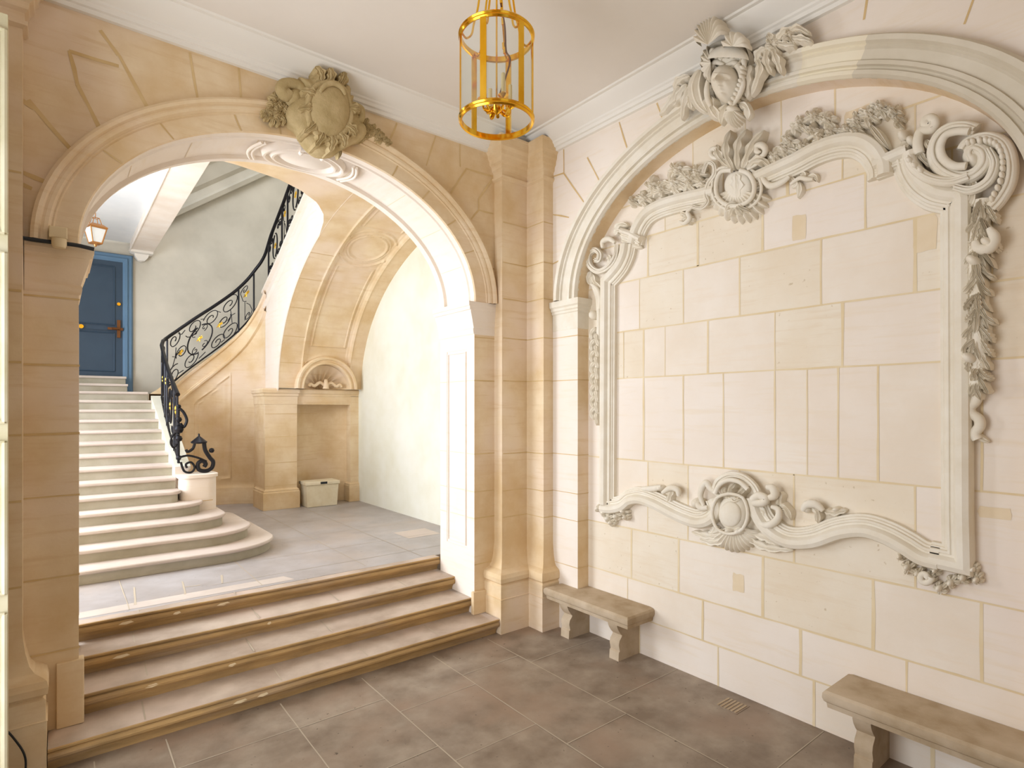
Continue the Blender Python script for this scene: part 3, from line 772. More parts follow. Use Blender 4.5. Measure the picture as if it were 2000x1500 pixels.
def wide(s0, s1, full=True):
    c = (s0 + s1) / 2; wd = (s1 - s0)
    k = wd / 1.15
    out = []
    # central lyre ring made of two facing C-scrolls
    for sg in (-1, 1):
        ring = [(c + sg * .19 * k * math.cos(a), .5 + .27 * math.sin(a)) for a in [math.radians(x) for x in range(-80, 81, 10)]]
        hook1 = [(c + sg * (.035 + .045 * math.cos(a)) * k, .72 - .05 * math.sin(a) + .03) for a in [math.radians(x) for x in range(200, 480, 30)]]
        rtube(ring, .012).build('scroll', bl, smooth=True)
        if full:
            for cy, d in ((.68, 1), (.32, -1)):
                rtube(spir(c + sg * .07 * k, cy, .055 * k, 1.1, -d * PI / 2, sg * d), .007).build('scroll', bl, smooth=True)
    if full:
        for px_, t, r, a, d in ((592, .85, .13, 130, -1), (708, .83, .13, 200, 1), (800, .78, .12, 160, -1), (893, .80, .14, 100, -1), (590, .17, .14, 60, 1), (690, .20, .12, 20, -1), (830, .17, .11, -20, 1), (893, .19, .13, -60, 1), (640, .50, .10, 200, -1), (866, .52, .10, 20, -1)):
            sc0 = s0 + (px_ - 540) * wd / 400
            rtube(spir(sc0, t, r * 1.15, 1.5, math.radians(a), d), .0085).build('scroll', bl, smooth=True)
        for p_ in (((618, .93), (640, .86), (660, .90)), ((745, .90), (765, .86)), ((832, .84), (850, .76)), ((620, .12), (650, .10)), ((735, .10), (770, .14)), ((850, .10), (870, .10)), ((580, .55), (600, .50), (630, .56)), ((600, .50), (605, .68)), ((600, .50), (580, .34)), ((885, .46), (905, .52), (925, .5)), ((905, .52), (900, .66)), ((905, .52), (908, .34))):
            rtube([(s0 + (a - 540) * wd / 400, b) for a, b in p_], .007).build('scroll', bl, smooth=True)
    for sg in (-1, 1) if not full else ():
        for cy, d in ((.80, 1), (.20, -1)):
            rtube([(c + sg * .06 * k, .5 + d * .44)] + spir(c + sg * .27 * k, cy, .11 * k, 1.35, PI / 2 * d + (0), -sg * d if sg > 0 else -sg * d), .008).build('scroll', bl, smooth=True)
        for cy, d in ((.74, 1), (.26, -1)):
            rtube([(c + sg * .27 * k, .5 + d * .40)] + spir(c + sg * .46 * k, cy, .095 * k, 1.3, PI / 2 * d + (PI if False else 0), -sg * d), .008).build('scroll', bl, smooth=True)
        if full:
            rtube([(c + sg * .20 * k, .5), (c + sg * .30 * k, .53), (c + sg * .38 * k, .5), (c + sg * .44 * k, .58)], .007).build('scroll', bl, smooth=True)
            rtube([(c + sg * .38 * k, .5), (c + sg * .44 * k, .42), (c + sg * .52 * k, .40)], .006).build('scroll', bl, smooth=True)
    for dx in ((0,) if not full else (-.30, 0, .30)):
        gilt(c + dx * k, .5)
def gilt(s_, t):
    mb = MB()
    for a in (90, 45, 135, -90, 0, 180):
        a = math.radians(a); l = .055
        p0 = rail(s_, t); p1 = rail(s_ + math.cos(a) * l, t + math.sin(a) * l / .86)
        mb.tube([p0, p0.lerp(p1, .4), p0.lerp(p1, .8), p1], [.006, .014, .009, .002], 'gilt', seg=6)
    tag(mb.build('gilt_leaf', bl, smooth=True), 'gilded leaf spray')
def narrow(s0, s1):
    c = (s0 + s1) / 2; k = (s1 - s0) / .26
    rtube(spir(c - .03 * k, .82, .075 * k, 1.2, PI, -1)[::-1] + [(c - .06 * k, .6), (c, .52)], .007).build('scroll', bl, smooth=True)
    rtube(spir(c + .03 * k, .16, .075 * k, 1.2, 0, -1)[::-1] + [(c + .06 * k, .35), (c, .48)], .007).build('scroll', bl, smooth=True)
    rtube([(c - .03 * k, .12), (c - .03 * k, .55)], .006).build('bar', bl)
    gilt(c, .68)
def post(s_): rtube([(s_, -.02), (s_, 1)], .016, seg=6).build('baluster', bl)
L1 = cum[12]                     # start of the U
L2 = cum[42]
for s_ in (.05, .30, 1.10, 1.40, 2.14, L1 + .07, L1 + .30, L1 + 1.58, L1 + 1.86, L2 + .12, L2 + .90, L2 + 1.2, L2 + 2.0, L2 + 2.3, L2 + 3.1): post(s_)
narrow(.05, .30); wide(.30, 1.10, False); narrow(1.10, 1.40); wide(1.40, 2.14, False)
narrow(L1 + .08, L1 + .30); wide(L1 + .31, L1 + 1.57); narrow(L1 + 1.59, L1 + 1.85)
wide(L2 + .14, L2 + .88, False); narrow(L2 + .92, L2 + 1.18); wide(L2 + 1.22, L2 + 1.98, False); narrow(L2 + 2.02, L2 + 2.28); wide(L2 + 2.32, L2 + 3.08, False)
# newel
mb = MB(); mb.tube([(1.255, 8.60, 1.54), (1.255, 8.60, 2.40)], .016, 'iron')
for z, r in ((1.6, .03), (1.75, .035), (2.0, .045), (2.12, .06), (2.25, .04), (2.42, .03)):
    mb.lathe((1.255, 8.58, z), [(0, -r), (r * .7, -r * .7), (r, 0), (r * .7, r * .7), (0, r)], 'iron', 12)
mb.tube(catmull([(1.26, 8.57, 2.40), (1.31, 8.56, 2.34), (1.345, 8.56, 2.24), (1.31, 8.56, 2.15), (1.27, 8.56, 2.2)], 5), .018, 'iron')
mb.tube(catmull([(1.255, 8.6, 2.1), (1.19, 8.6, 2.04), (1.165, 8.6, 1.95), (1.20, 8.6, 1.88), (1.235, 8.6, 1.93)], 5), .012, 'iron')
mb.build('newel_post', bl, smooth=True)
ns = thing('newel_scroll', (1.5, 8.46, 1.54), 'black iron scroll ornament with a small conical cap standing on the pedestal', 'iron ornament')
mb = MB()
mb.lathe((1.47, 8.46, 1.955), [(0, .115), (.012, .10), (.012, .075), (.03, .06), (.085, .012), (.10, 0), (.09, -.018), (.03, -.025), (0, -.025)], 'iron', 18)
mb.build('cap', ns, smooth=True, auto=35)
mb = MB()
X_ = 1.42
mb.tube(catmull([(1.53, 8.46, 1.94), (1.545, 8.46, 1.84), (1.60, 8.46, 1.74), (1.64, 8.46, 1.68), (1.62, 8.46, 1.60), (1.55, 8.46, 1.565), (1.47, 8.46, 1.59), (1.46, 8.46, 1.67), (1.51, 8.46, 1.70), (1.55, 8.46, 1.66), (1.53, 8.46, 1.62)], 6), [.026] * 61, 'iron')
mb.tube(catmull([(1.42, 8.46, 1.94), (1.40, 8.46, 1.87), (1.34, 8.46, 1.83), (1.32, 8.46, 1.86)], 5), .018, 'iron')
mb.tube(catmull([(1.24, 8.46, 1.76), (1.34, 8.46, 1.78), (1.46, 8.46, 1.745), (1.56, 8.46, 1.69)], 5), .014, 'iron')
mb.tube(catmull([(1.26, 8.46, 1.70), (1.30, 8.46, 1.58), (1.38, 8.46, 1.56), (1.42, 8.46, 1.62), (1.38, 8.46, 1.69), (1.32, 8.46, 1.67), (1.33, 8.46, 1.62)], 5), .014, 'iron')
mb.lathe((1.62, 8.46, 1.835), [(0, -.035), (.025, -.025), (.036, 0), (.025, .025), (0, .035)], 'iron', 12)
mb.build('scroll', ns, smooth=True)

# ================================================================== STONE TRUNK
mb = MB(); tr = thing('storage_chest', (3.74, 10.2, .638), 'cream lidded chest with a dark slot in its lid, standing in the recessed bay', 'chest')
a0, a1, y0, y1 = 3.44, 4.02, 10.10, 10.45
rows = [[(a0 + t, y0 + t, z), (a1 - t, y0 + t, z), (a1 - t, y1 - t, z), (a0 + t, y1 - t, z)] for t, z in ((.02, .64), (0, 1.03))]
mb.grid(rows, 'box', closed=True, capends=True); mb.build('body', tr, bevel=.008)
mb = MB(); mb.box(a0 - .02, a1 + .02, y0 - .02, y1 + .02, 1.03, 1.09, 'box'); mb.build('lid', tr, bevel=.012)
mb = MB(); mb.box(3.68, 3.80, y0 - .026, y0 - .019, 1.045, 1.085, 'black'); tag(mb.build('slot', tr), 'dark slot')

# ================================================================== BENCHES
def bench(y0, y1, legs, label, grp):
    t = thing('stone_bench', (4.28, (y0 + y1) / 2, 0), label, 'bench', grp)
    mb = MB(); o_ = [(0, .365), (-.006, .40), (-.02, .41), (-.03, .435), (-.028, .465), (-.012, .482), (.03, .49)]
    X0 = 4.10; rows = []
    for d, z in [(.03, .365)] + o_:
        rows.append([(XR - .002, y0 - d * .8 * -1 * -1 if False else y0 + d * .8, z), (X0 + d, y0 + d * .8, z), (X0 + d, y1 - d * .8, z), (XR - .002, y1 - d * .8, z)])
    mb.grid(rows, 'bench'); mb.poly(rows[-1], 'bench'); mb.poly(rows[0], 'bench')
    mb.poly([r[0] for r in rows], 'bench'); mb.poly([r[3] for r in rows], 'bench')
    mb.build('slab', t, smooth=True, auto=30)
    for (l0, l1) in legs:
        mb = MB(); pf = [(4.14, .366), (4.14, .335), (4.155, .30), (4.185, .26), (4.21, .235), (4.205, .22), (4.175, .19), (4.165, .15), (4.175, .11), (4.18, .09), (4.165, .08), (4.16, 0)]
        rows = [[(x, l0, z) for x, z in pf], [(x, l1, z) for x, z in pf]]
        mb.grid(rows, 'bench')
        for q, yy in enumerate((l0, l1)): mb.grid([[(x, yy, z), (XR - .002, yy, z)] for x, z in pf], 'bench')
        mb.build('leg', t, smooth=True, auto=35)
bench(3.44, 4.545, ((3.60, 3.715), (4.27, 4.39)), 'low stone wall bench in the corner beside the pilaster, seen whole', 'stone benches along the right wall')
bench(.45, 1.70, ((1.45, 1.56), (.60, .71)), 'low stone wall bench cut off by the right edge of the view', 'stone benches along the right wall')

# floor drain beside the right wall
mb = MB(); mb.box(4.16, 4.36, 2.40, 2.60, 0, .003, 'black' if False else 'floor')
for i in range(6): mb.box(4.175, 4.345, 2.415 + i * .03, 2.43 + i * .03, .003, .007, 'bench')
tag(mb.build('floor_drain', loc=(4.26, 2.5, 0)), 'small dark square drain grate in the floor by the right wall', 'drain')

# ================================================================== CARVED RELIEF
def mapB(dx): return lambda u, v, h: tuple(Vector(onx(u, v, dx)) + Vector((-h, 0, 0)))
def mapA(dy): return lambda u, v, h: tuple(Vector(ony(u, v, dy)) + Vector((0, -h, 0)))
WB = mapB(XR - .02); WF = mapB(XB - .12); WH = mapB(XB - .24); WA = mapA(YA - .06)
def leaf(mb, mp, pts, W, H, m='relief', lobes=3, h0=.0, sharp=.8, lift=0):
    """pointed lobed leaf along a survey line; W is its half width"""
    c = catmull(pts, 6) if len(pts) > 2 else [tuple(a + (b - a) * i / 10 for a, b in zip(*pts)) for i in range(11)]
    n = len(c); rows = []
    for i, p in enumerate(c):
        t = i / (n - 1); q = c[min(i + 1, n - 1)]; r = c[max(i - 1, 0)]
        dx, dy = q[0] - r[0], q[1] - r[1]; L = math.hypot(dx, dy) or 1; nx, ny = -dy / L, dx / L
        w_ = W * (math.sin(PI * min(1, t * .94 + .06)) ** sharp) * (1 + .28 * math.cos(2 * PI * lobes * t + PI)) + .02 * W
        hh = H * (.35 + .65 * math.sin(PI * min(1, t * .9 + .1)))
        row = []
        for k in (-1, -.96, -.72, -.4, -.12, 0, .12, .4, .72, .96, 1):
            z = hh * (1 - abs(k) ** 3) ** .5 * (1 - .3 * math.exp(-(k / .1) ** 2)) * (.82 + .18 * math.cos(k * 9))
            row.append(mp(p[0] + nx * w_ * k, p[1] + ny * w_ * k, h0 * (0 if abs(k) == 1 else 1) + (-.02 if abs(k) == 1 else z + lift * t * t)))
        rows.append(row)
    mb.grid(rows, m)
def dome(mb, mp, c, ru, rv, H, m='relief', a0=0, a1=360, fl=0, fh=0, scal=0, h0=0, rot=0, pw=.5, dish=0):
    """low dome or fan shell: fl flutes of depth fh, scalloped edge scal"""
    full = a1 - a0 >= 360; n = max(24, int(fl * 8 * (a1 - a0) / 360) if fl else 32); rows = []; cr, sr = math.cos(math.radians(rot)), math.sin(math.radians(rot))
    for j in range(n + 1):
        a = math.radians(a0 + (a1 - a0) * j / n); row = []
        f = .5 + .5 * math.cos(fl * (a - math.radians(a0))) if fl else 0
        for i in range(9):
            r = [0, .15, .3, .5, .68, .84, .94, 1, 1.0][i]
            rr_ = r * (1 - scal * f * r)
            x = ru * rr_ * math.cos(a); y = rv * rr_ * math.sin(a)
            z = H * max(0, 1 - r ** 2) ** pw + dish * r * r * (1 - r ** 6) - fh * f * min(1, r * 1.3) + h0 if i < 8 else -.02
            row.append(mp(c[0] + x * cr - y * sr, c[1] + x * sr + y * cr, z))
        rows.append(row)
    mb.grid(rows, m)
def ptube(mb, mp, pts, r, h=.02, m='relief', sm_=True, tap=True, seg=8, n=5):
    c = catmull(pts, n) if sm_ and len(pts) > 2 else pts
    N = len(c); P = [mp(p[0], p[1], h) for p in c]
    R = [r * (.45 + .55 * math.sin(PI * (i + 1) / (N + 1))) if tap else r for i in range(N)]
    mb.tube(P, R, m, seg=seg)
def scrollband(mb, mp, pts, r, h, m='relief', off=7, tap=False):
    """C-scroll with two raised fillets riding on its back"""
    c = catmull(pts, 5); ptube(mb, mp, c, r, h, m, sm_=False, tap=tap)
    for sd in (-1, 0, 1):
        q = []
        for i, p in enumerate(c):
            a = c[max(0, i - 1)]; b = c[min(len(c) - 1, i + 1)]; dx, dy = b[0] - a[0], b[1] - a[1]; L = math.hypot(dx, dy) or 1
            q.append((p[0] - dy / L * off * sd, p[1] + dx / L * off * sd))
        ptube(mb, mp, q, r * .26, h + r * (.62 if sd else .98), m, sm_=False, tap=tap)
def spiral(cu, cv, r0, turns, a0, d=1, n=20, asp=1.0, end=.2):
    return [(cu + r0 * (1 - (1 - end) * i / n) * math.cos(math.radians(a0) + d * turns * 2 * PI * i / n), cv + asp * r0 * (1 - (1 - end) * i / n) * math.sin(math.radians(a0) + d * turns * 2 * PI * i / n)) for i in range(n + 1)]
def tuft(mb, mp, c, size, n, H=.05, a0=0, spread=360, m='relief', W=.34, rnd=None, h0=0):
    rnd = rnd or random
    for i in range(n):
        a = math.radians(a0 + spread * (i / max(1, n - (0 if spread >= 360 else 1)) - (.5 if spread < 360 else 0))) + rnd.uniform(-.15, .15)
        l = size * rnd.uniform(.8, 1.15); b = rnd.uniform(-.35, .35)
        p1 = (c[0] + l * .5 * math.cos(a + b), c[1] + l * .5 * math.sin(a + b)); p2 = (c[0] + l * math.cos(a), c[1] + l * math.sin(a))
        leaf(mb, mp, [c, p1, p2], size * W, H * rnd.uniform(.8, 1.2), m, lobes=2, h0=h0)

# framing moulding, mitred along its traced line
def sweep2(mb, mp, path, prof, m, flip=1):
    n = len(path); rows = []
    P = [Vector((mp(u, v, 0)[1], mp(u, v, 0)[2])) for u, v in path]; X = mp(path[0][0], path[0][1], 0)[0]
    for i in range(n):
        a = (P[i] - P[i - 1]).normalized() if i else (P[1] - P[0]).normalized()
        b = (P[i + 1] - P[i]).normalized() if i < n - 1 else a
        t = (a + b); t = t.normalized() if t.length > 1e-6 else a
        nn = Vector((-t.y, t.x)) * flip; k = 1 / max(.62, nn.dot(Vector((-a.y, a.x)) * flip))
        rows.append([(X - h, P[i].x + nn.x * o_ * k, P[i].y + nn.y * o_ * k) for o_, h in prof])
    mb.grid(rows, m); mb.poly(rows[0], m); mb.poly(rows[-1], m)
FRP = [(-.085, -.02), (-.085, .045), (-.075, .07), (-.045, .085), (-.012, .078), (.004, .058), (.008, .046), (.022, .046), (.028, .054), (.042, .05), (.046, .034), (.058, .034), (.064, .022), (.078, .02), (.08, -.02)]
fr_ = thing('carved_wall_frame', (XR, 2.5, 1.3), 'large rococo carved stone frame with leaf garlands and scrolls on the right wall', 'carved frame')
mb = MB()
left = [(1190, 985), (1190, 968), (1191, 760), (1192, 552)]
tl = catmull([(1192, 552), (1203, 541), (1218, 522), (1228, 500), (1232, 478)], 5)
sweep2(mb, WB, [(1226, 470), (1246, 478), (1250, 470)] , FRP, 'relief', 1) if False else None
sweep2(mb, WB, left + tl[1:], FRP, 'relief', 1)
sweep2(mb, WB, [(1219, 457), (1236, 463), (1256, 474)], [(o_ * .62, h * 1.08) for o_, h in FRP], 'relief', 1)
top = catmull([(1244, 478), (1252, 450), (1268, 425), (1292, 410), (1330, 398), (1372, 389), (1400, 383)], 5)
sweep2(mb, WB, top, FRP, 'relief', 1)
leaf(mb, WB, [(1216, 470), (1238, 478), (1256, 484)], 11, .05, lobes=0)
top2 = catmull([(1480, 358), (1520, 340), (1560, 322), (1600, 301), (1640, 288), (1675, 287), (1702, 302), (1718, 328), (1720, 348)], 5)
tr_ = catmull([(1768, 306), (1776, 338), (1794, 366), (1822, 386), (1848, 393), (1866, 395)], 5)
sweep2(mb, WB, top2, FRP, 'relief', 1)
sweep2(mb, WB, [(1712, 333), (1745, 320), (1778, 306)], [(o_ * .9, h * .97) for o_, h in FRP], 'relief', 1)
sweep2(mb, WB, tr_ + [(1867, 398), (1868, 700), (1869, 1000), (1871, 1091), (1820, 1080)], FRP, 'relief', 1)
br = catmull([(1838, 1086), (1806, 1078), (1775, 1059), (1735, 1038), (1690, 1025), (1640, 1030), (1590, 1047), (1545, 1048), (1510, 1028), (1490, 1000), (1482, 970)], 5)
sweep2(mb, WB, br, FRP, 'relief', 1)
bl_ = catmull([(1392, 975), (1397, 992), (1388, 1006), (1368, 1012), (1340, 1004), (1312, 991), (1285, 977), (1255, 967), (1232, 970), (1216, 982), (1196, 986), (1180, 984)], 5)
sweep2(mb, WB, bl_, FRP, 'relief', 1)
mb.build('moulding', fr_, smooth=True, auto=28)
# inner fillet of the long sides
rn = random.Random(4)
def crest():
    mb = MB()
    dome(mb, WB, (1446, 372), 62, 66, .07, a0=8, a1=168, fl=11 * 360 / 160 / 1.0 * 1, fh=.03, scal=.12, h0=.0, dish=.05)
    dome(mb, WB, (1448, 366), 27, 30, .04, h0=.045); leaf(mb, WB, [(1446, 344), (1450, 366), (1446, 392)], 14, .05, lobes=3, h0=.05)
    ring = catmull([(1440, 338), (1420, 340), (1410, 360), (1412, 388), (1430, 404), (1455, 406), (1478, 392), (1484, 368), (1474, 346), (1456, 338)], 4)
    ptube(mb, WB, ring, .019, .085, sm_=False, tap=False)
    ptube(mb, WB, [(u + (u - 1447) * .28, v + (v - 372) * .22) for u, v in ring], .013, .06, sm_=False, tap=False)
    for p in (((1442, 338), (1432, 312), (1430, 284), (1434, 258)), ((1450, 336), (1452, 305), (1456, 278), (1466, 256)), ((1458, 338), (1472, 310), (1482, 284), (1500, 258)), ((1434, 330), (1422, 318), (1412, 300), (1408, 286)), ((1466, 334), (1482, 322), (1500, 318), (1512, 330))):
        leaf(mb, WB, list(p), 9, .10, lobes=3, h0=.03)
    ptube(mb, WB, spiral(1406, 302, 12, 1.2, 60, 1)[::-1] + [(1420, 322), (1432, 334)], .022, .07)
    ptube(mb, WB, spiral(1493, 298, 15, 1.2, 120, -1)[::-1] + [(1492, 322), (1470, 336)], .026, .08)
    scrollband(mb, WB, [(1382, 342), (1390, 322), (1402, 326), (1404, 344), (1392, 362), (1386, 384), (1390, 398), (1376, 410), (1358, 406)], .024, .055, off=3, tap=True)
    ptube(mb, WB, [(1358, 406), (1348, 416), (1352, 428), (1342, 438), (1332, 434)], .022, .04)
    tuft(mb, WB, (1346, 424), 17, 5, .05, 120, 150, rnd=rn)
    ptube(mb, WB, [(1490, 342), (1502, 360), (1515, 366), (1535, 358), (1548, 348)], .026, .05)
    ptube(mb, WB, [(1548, 362), (1566, 350), (1580, 352), (1592, 352)], .018, .035)
    for p in (((1566, 352), (1572, 342), (1566, 338)), ((1572, 354), (1592, 346), (1598, 356)), ((1564, 356), (1564, 372), (1560, 388)), ((1548, 346), (1556, 360), (1548, 368))): leaf(mb, WB, list(p), 6, .04, lobes=1)
    tuft(mb, WB, (1450, 402), 28, 5, .09, 90, 110, rnd=rn, W=.2, h0=.03)
    mb.build('crest', fr_, smooth=True, auto=60)
crest()
def garland(name, stops, H=.07):
    mb = MB()
    for u, v, sz, n in stops:
        tuft(mb, WB, (u, v), sz * 1.3, n, H, rn.uniform(0, 360), rnd=rn, W=.30)
        dome(mb, WB, (u, v), sz * .22, sz * .22, .04, h0=H * .8)
        tuft(mb, WB, (u + sz * .1, v - sz * .1), sz * .55, max(4, n - 1), .04, rn.uniform(0, 360), rnd=rn, h0=H * .7)
    return mb
mb = garland('l', [(1240, 395, 9, 5), (1262, 388, 15, 6), (1280, 366, 16, 6), (1297, 372, 14, 5), (1322, 362, 20, 6), (1330, 336, 17, 6), (1350, 354, 18, 6), (1366, 340, 16, 6), (1380, 362, 14, 5)])
ptube(mb, WB, [(1240, 396), (1270, 384), (1310, 376), (1350, 366), (1390, 352)], .016, .02)
mb.build('leaf_garland', fr_, smooth=True, auto=60)
mb = garland('r', [(1517, 312, 20, 6), (1536, 296, 18, 6), (1545, 278, 16, 5), (1572, 290, 14, 5), (1566, 248, 18, 5), (1594, 230, 17, 6), (1620, 240, 17, 6), (1626, 262, 14, 5), (1606, 274, 16, 6), (1590, 256, 12, 4), (1658, 258, 15, 6), (1676, 240, 17, 6), (1672, 262, 14, 5), (1700, 228, 20, 6), (1722, 216, 17, 6), (1748, 222, 15, 5), (1758, 238, 11, 5)])
ptube(mb, WB, [(1520, 318), (1560, 290), (1600, 262), (1650, 258), (1700, 240), (1750, 220)], .016, .02)
leaf(mb, WB, [(1706, 250), (1722, 270), (1740, 294)], 13, .11, lobes=0)
mb.build('leaf_garland', fr_, smooth=True, auto=60)
# big scroll at the upper right
mb = MB()
scrollband(mb, WB, [(1912, 262), (1892, 256), (1866, 258), (1844, 272), (1832, 296), (1836, 322), (1856, 342), (1884, 352), (1910, 346), (1928, 326), (1926, 306), (1910, 298), (1902, 308), (1908, 320)], .044, .065)
ptube(mb, WB, [(1904, 268), (1880, 268), (1858, 276), (1848, 298), (1854, 320), (1874, 334), (1898, 334)], .024, .12, tap=False)
scrollband(mb, WB, [(1886, 300), (1900, 284), (1934, 276), (1964, 290), (1977, 325), (1974, 362), (1958, 392), (1942, 410)], .042, .055)
for i in range(16):
    t = i / 15; p = catmull([(1900, 288), (1934, 283), (1958, 296), (1967, 326), (1962, 362), (1946, 396)], 3)[i]
    dome(mb, WB, p, 6, 7, .03, h0=.10)
scrollband(mb, WB, [(1938, 300), (1950, 328), (1938, 360), (1906, 378), (1872, 372)], .032, .085, off=5, tap=True)
scrollband(mb, WB, [(1784, 314), (1796, 336), (1826, 356), (1866, 362), (1900, 352)], .032, .09, off=5)
for p in ((1788, 322), (1798, 332), (1810, 342)): dome(mb, WB, p, 6, 6, .03, h0=.12)
ptube(mb, WB, spiral(1820, 246, 13, 1.2, 70, -1)[::-1] + [(1804, 262), (1798, 286), (1802, 306)], .03, .06, tap=False)
dome(mb, WB, (1768, 268), 11, 12, .07, h0=.02); dome(mb, WB, (1784, 278), 10, 10, .07, h0=.02)
for p in (((1800, 300), (1812, 318), (1830, 330)), ((1812, 276), (1822, 296), (1822, 320)), ((1780, 282), (1770, 292), (1776, 304))): leaf(mb, WB, list(p), 9, .09, lobes=2)
dome(mb, WB, (1908, 318), 12, 14, .07, h0=.05)
leaf(mb, WB, [(1900, 352), (1905, 380), (1890, 410)], 14, .10, lobes=2)
mb.build('scroll', fr_, smooth=True, auto=60)
# leaf drop on the right, husk on husk
mb = MB(); rn = random.Random(11)
ptube(mb, WB, [(1925, 392), (1916, 450), (1910, 520), (1915, 600), (1912, 700), (1912, 760)], .05, .03, tap=False)
for q in range(13):
    v = 396 + q * 29; u = 1922 - 9 * min(1, q / 4) + 3 * math.sin(q * 1.3); sz = 46 if q < 11 else 34; n = 5 if q % 3 else 4
    for i in range(n):
        a = math.radians(90 + (i - (n - 1) / 2) * 21 + rn.uniform(-8, 8)); l = sz * rn.uniform(.9, 1.25); k = rn.choice((-1, 1)) * rn.uniform(0, 5)
        c0 = (u + rn.uniform(-4, 4), v + rn.uniform(-6, 6))
        leaf(mb, WB, [c0, (c0[0] + l * .5 * math.cos(a) * 1.2 + k, v + l * .5), (c0[0] + l * math.cos(a), v + l * math.sin(a))], rn.uniform(6, 9), rn.uniform(.06, .11), lobes=rn.choice((0, 2, 6)), h0=.02, lift=.02)
for u, v in ((1936, 478), (1908, 512), (1899, 700)): dome(mb, WB, (u, v), 17, 11, .09, h0=.04, rot=20)
ptube(mb, WB, [(1938, 452), (1950, 470), (1940, 490), (1918, 490), (1912, 476)], .034, .09)
ptube(mb, WB, [(1912, 772), (1908, 784), (1897, 796), (1900, 808), (1914, 818), (1916, 832), (1906, 846), (1912, 858)], .030, .03, tap=False)
leaf(mb, WB, [(1908, 846), (1918, 856), (1934, 864)], 9, .04, lobes=0)
mb.build('leaf_drop', fr_, smooth=True, auto=60)
# scroll and drop on the left
mb = MB()
scrollband(mb, WB, [(1214, 480), (1210, 505), (1196, 524), (1176, 532), (1160, 520), (1158, 500), (1170, 490), (1180, 498), (1178, 510), (1170, 510)], .034, .055, off=3.5, tap=True)
ptube(mb, WB, [(1208, 476), (1196, 468), (1184, 474), (1184, 486)], .03, .05)
for p in (((1204, 450), (1216, 440), (1230, 442)), ((1204, 460), (1212, 452), (1226, 456)), ((1190, 500), (1196, 508), (1192, 520)), ((1160, 535), (1166, 552), (1178, 566)), ((1158, 530), (1154, 545), (1160, 560))): leaf(mb, WB, list(p), 6, .06, lobes=2)
mb.build('scroll', fr_, smooth=True, auto=60)
mb = MB(); rn = random.Random(3)
ptube(mb, WB, [(1162, 560), (1170, 585), (1172, 640), (1168, 720), (1170, 826)], .03, .01, tap=False)
dome(mb, WB, (1163, 616), 7, 9, .06, h0=.02)
ptube(mb, WB, [(1160, 556), (1172, 566), (1177, 584), (1176, 604)], .026, .04)
for i in range(16):
    v = 640 + i * 11; k = 1 if i % 2 else -1
    leaf(mb, WB, [(1167, v), (1166 + k * 5, v + 12), (1166 + k * 7.5 * (1 - i / 22), v + 26)], 4.2, .06, lobes=2, h0=.01)
mb.build('leaf_drop', fr_, smooth=True, auto=60)
# lower cartouche
mb = MB(); rn = random.Random(8)
dome(mb, WB, (1440, 1026), 52, 54, .06, a0=12, a1=168, fl=30, fh=.022, scal=.10, dish=.04)
for p in (((1420, 1040), (1390, 1046), (1352, 1038)), ((1425, 1048), (1400, 1058), (1368, 1052)), ((1462, 1050), (1500, 1068), (1552, 1074)), ((1468, 1040), (1500, 1050), (1525, 1066)), ((1400, 1026), (1396, 1040), (1378, 1046))): leaf(mb, WB, list(p), 9, .05, lobes=4)
dome(mb, WB, (1437, 1000), 30, 36, .08, h0=.02); dome(mb, WB, (1437, 1002), 21, 25, .035, h0=.08)
ptube(mb, WB, catmull([(1437, 962), (1412, 970), (1402, 1000), (1412, 1030), (1437, 1040), (1462, 1030), (1472, 1000), (1462, 970), (1437, 962)], 3), .014, .09, sm_=False, tap=False)
scrollband(mb, WB, [(1402, 958), (1410, 938), (1432, 926), (1458, 930), (1478, 946), (1487, 962)], .028, .045, off=4)
ptube(mb, WB, [(1408, 962), (1416, 946), (1434, 936), (1456, 940), (1472, 954)], .02, .09, tap=False)
for p in (((1436, 972), (1424, 960), (1420, 948)), ((1438, 970), (1436, 954), (1442, 942)), ((1442, 972), (1454, 962), (1462, 950)), ((1430, 975), (1444, 980), (1456, 972))): leaf(mb, WB, list(p), 7, .11, lobes=2)
ptube(mb, WB, [(1412, 966), (1396, 954), (1388, 942), (1380, 950), (1376, 968), (1382, 986)], .030, .06)
dome(mb, WB, (1366, 982), 12, 11, .09); ptube(mb, WB, [(1366, 976), (1376, 990), (1390, 990)], .03, .06)
ptube(mb, WB, [(1480, 974), (1492, 966), (1506, 972), (1500, 980), (1482, 980)], .032, .08, tap=False)
ptube(mb, WB, [(1506, 972), (1522, 966), (1518, 952), (1506, 950)], .034, .07)
ptube(mb, WB, [(1486, 1000), (1490, 1018), (1508, 1024), (1526, 1012), (1528, 994), (1514, 988)], .03, .06)
for p in (((1524, 988), (1540, 992), (1548, 1016)), ((1526, 960), (1528, 976), (1522, 990)), ((1486, 990), (1498, 1000), (1494, 1014))): leaf(mb, WB, list(p), 8, .07, lobes=2)
dome(mb, WB, (1432, 1034), 9, 7, .11); dome(mb, WB, (1452, 1036), 11, 8, .11)
mb.build('lower_cartouche', fr_, smooth=True, auto=60)
mb = MB()
ptube(mb, WB, [(1258, 954), (1280, 954), (1296, 950)], .03, .03); dome(mb, WB, (1292, 953), 7, 6, .06)
ptube(mb, WB, [(1300, 962), (1316, 952), (1330, 956), (1332, 968)], .03, .05); leaf(mb, WB, [(1318, 956), (1314, 968), (1306, 982)], 7, .07, lobes=2)
ptube(mb, WB, [(1574, 996), (1582, 984), (1600, 984), (1614, 996)], .032, .05); leaf(mb, WB, [(1590, 986), (1602, 1000), (1600, 1022)], 8, .07, lobes=2)
